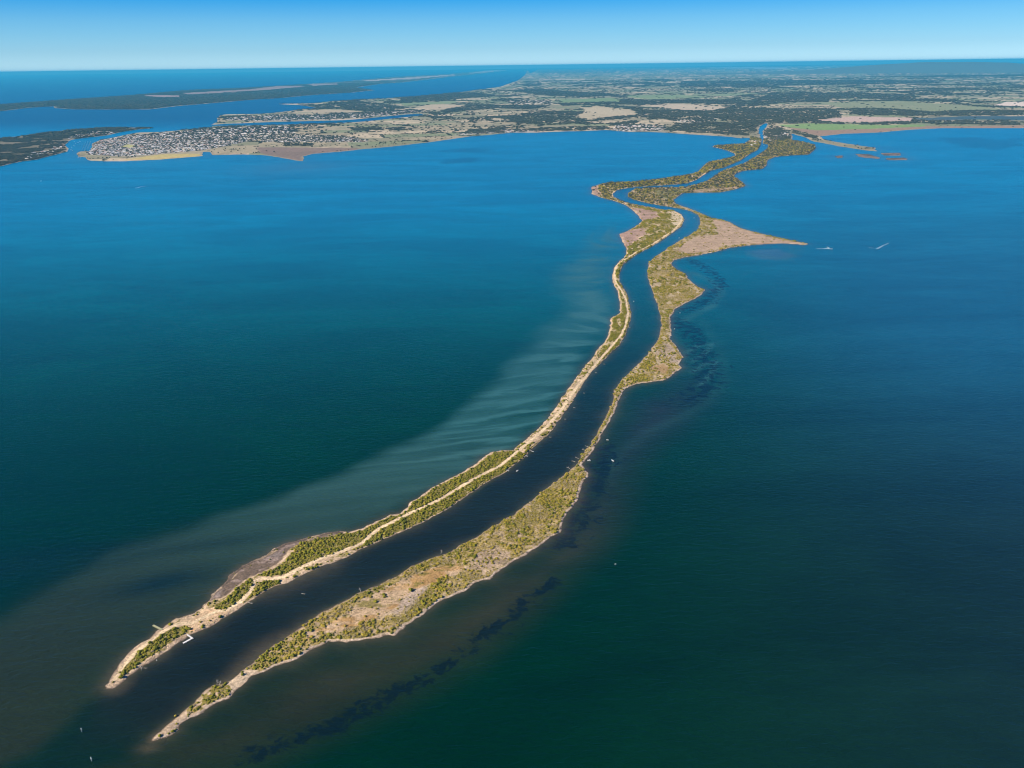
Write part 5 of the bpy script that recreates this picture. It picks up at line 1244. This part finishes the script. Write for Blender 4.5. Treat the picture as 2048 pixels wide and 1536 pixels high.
wake(P2(1465.3, 3149.3, 1455.5, 3159.3, 1451.5, 3164.3), (1.3, 1.0), 'short broken piece of wake between the two speedboats')
wake(P2(-2390.7, 5185.4, -2391.0, 5253.2, -2370.8, 5274.4), (2.6, 1.2), 'thin pale wake of the speedboat on the left lake')
wake(P2(192.1, 1338.3, 189.8, 1338.3, 188.6, 1344.5), (1.6, 1.0), 'small curl of foam by the boat near the neck')

# dead wood on the shores
def dead_tree(x_, y_, z_, rz, L_, label, lean=0.12, nb=7, seed=1, cat='dead tree', name='fallen_tree', th=0.26):
    r_ = random.Random(seed); t_ = thing(name, x_, y_, z_, rz, label, cat)
    tip = Vector((L_*math.cos(lean), 0, L_*math.sin(lean)))
    MB().tube((0, 0, 0), tip, th, th*0.35, 7).obj('trunk', M['drift'], t_)
    for i in range(nb):
        f = 0.3+0.65*(i+0.5)/nb; b0 = tip*f; s_ = 1 if i % 2 else -1; l_ = L_*(0.55-0.35*f)*(0.8+0.5*r_.random())
        a = r_.uniform(0.5, 1.1); d_ = Vector((math.cos(a), s_*math.sin(a), r_.uniform(0.0, 0.5))); b1 = b0+d_*l_
        b = MB().tube(b0, b1, th*0.4, th*0.13, 5)
        b.tube(b0+d_*l_*0.5, b0+d_*l_*0.5+Vector((d_.x*0.5, -d_.y*0.4, 0.4))*l_*0.5, th*0.2, th*0.08, 4); b.obj('branch', M['drift'], t_)
    return t_
dead_tree(-475.3, 797.2, 0.5, -0.95, 9, 'bleached fallen tree lying in the channel by the left jetty tip', 0.02, 7, 1)
dead_tree(-469.3, 793.5, 0.1, -0.1, 4.5, 'short bleached log floating beside the fallen tree at the left jetty tip', 0.02, 2, 2)
dead_tree(-377.4, 922.9, 0.5, -0.5, 9, 'bleached fallen tree on the channel bank below the bending sand track', 0.05, 7, 3)
dead_tree(-366.1, 761.3, 0.4, 1.35, 6.5, 'grey dead tree standing at the water on the channel side of the right jetty tip', 1.2, 12, 4, name='dead_tree')
dead_tree(-363.3, 762.1, 0.4, 1.0, 5, 'smaller grey dead tree beside the standing one at the right jetty tip', 1.1, 9, 5, name='dead_tree')
dead_tree(-113.3, 1036.6, 0.3, 1.3, 6, 'pale dead tree poking over the channel from the long thicket of the right jetty', 1.1, 10, 6, name='dead_tree')
dead_tree(-399.4, 698.6, 0.4, 0.5, 4, 'pale stump of driftwood on the brown shore near the right jetty tip', 0.5, 8, 7, name='driftwood')
dead_tree(-221.2, 943.6, 0.3, 2.2, 6, 'bare dead tree on the channel edge in the middle of the right jetty', 0.9, 8, 8, name='dead_tree')
dead_tree(-306.4, 941.9, 0.2, -0.4, 6, 'pale log on the channel bank of the left jetty before the broad thicket', 0.05, 4, 9)
sh_ = ((1172.5, 900), (1158.5, 916))
dl = [(142.1, 1383.9, 'first'), (125.6, 1350.4, 'second'), (118.3, 1336.2, 'third'), (106.4, 1310.4, 'fourth'), (149.4, 1399.0, 'topmost')]
for i, (x_, y_, w_) in enumerate(dl):
    dead_tree(x_, y_, 0.2, 2.6, 7.5, 'bleached log in the channel off the thin neck, %s of the row' % (w_+' below the top' if w_ != 'topmost' else 'topmost'), 0.1, 3, 20+i, cat='log', name='log', th=0.3)
for i, (x_, y_, rz) in enumerate(((231.1, 1863.6, -0.6), (203.7, 1805.2, -0.6), (162.9, 1675.8, -0.5), (133.7, 1593.7, -0.5), (109.9, 1533.4, -0.6), (73.7, 1446.5, -0.6), (361.3, 2305.4, -0.2), (335.9, 2158.3, -0.3))):
    dead_tree(x_, y_, 0.2, rz, 5.5, 'bleached log lying off the channel bank of the long straight track', 0.06, 3, 30+i, cat='log', name='log', th=0.26)['group'] = 'logs off the straight track'

# little timber platforms
for (x_, y_, rz, lb) in ((22.4, 1365.9, -0.7, 'small pale timber fishing platform at the lower end of the double sand track'), (34.5, 1384.8, -0.7, 'small pale timber fishing platform a little above the lower end of the double track'),
                         (294.9, 2031.9, -0.3, 'pale timber jetty at the end of the cross track in the channel bend'), (-13.3, 1307.8, -0.8, 'pale timber platform on the channel bank below the split of the track')):
    t_ = thing('fishing_platform', x_, y_, 0, rz, lb, 'platform')
    d = MB()
    for i in range(14): d.box(i*0.6, i*0.6+0.55, -1.1, 1.1, 0.8, 0.88)
    d.obj('deck', M['deck'], t_)['kind'] = 'stuff'
    for px_ in (2, 5, 8):
        for sy in (-1.0, 1.0): MB().tube((px_, sy, -1.5), (px_, sy, 1.4), 0.14, 0.12, 6).obj('post', M['bark'], t_)
for (x_, y_, lb) in ((-458.9, 807.3, 'small white float in the channel near the left jetty tip'),):
    t_ = thing('buoy', x_, y_, 0, 0, lb, 'buoy'); MB().tube((0, 0, -0.4), (0, 0, 0.55), 0.7, 0.5, 10).obj('float', M['white'], t_); MB().tube((0, 0, 0.5), (0, 0, 1.5), 0.08, 0.06, 6).obj('pole', M['white'], t_)


# ---------------------------------------------------------------- haze
def haze():
    X0, X1, Y0, Y1, Z0, Z1 = -260000, 260000, -6000, 206000, -14.0, 755.0
    V = [(X0, Y0, Z0), (X1, Y0, Z0), (X1, Y1, Z0), (X0, Y1, Z0), (X0, Y0, Z1), (X1, Y0, Z1), (X1, Y1, Z1), (X0, Y1, Z1)]
    F_ = [(0, 3, 2, 1), (4, 5, 6, 7), (0, 1, 5, 4), (1, 2, 6, 5), (2, 3, 7, 6), (3, 0, 4, 7)]
    m = bpy.data.materials.new('haze'); m.use_nodes = True; t = m.node_tree; t.nodes.clear()
    o = t.nodes.new('ShaderNodeOutputMaterial'); v = t.nodes.new('ShaderNodeVolumePrincipled')
    v.inputs['Color'].default_value = (0.07, 0.64, 1.0, 1); v.inputs['Density'].default_value = 1.6e-5
    v.inputs['Anisotropy'].default_value = 0.0
    t.links.new(v.outputs[0], o.inputs['Volume'])
    me = mesh_np('haze', V, F_, [m])
    tag(new_obj('haze', me), kind='stuff')
haze()
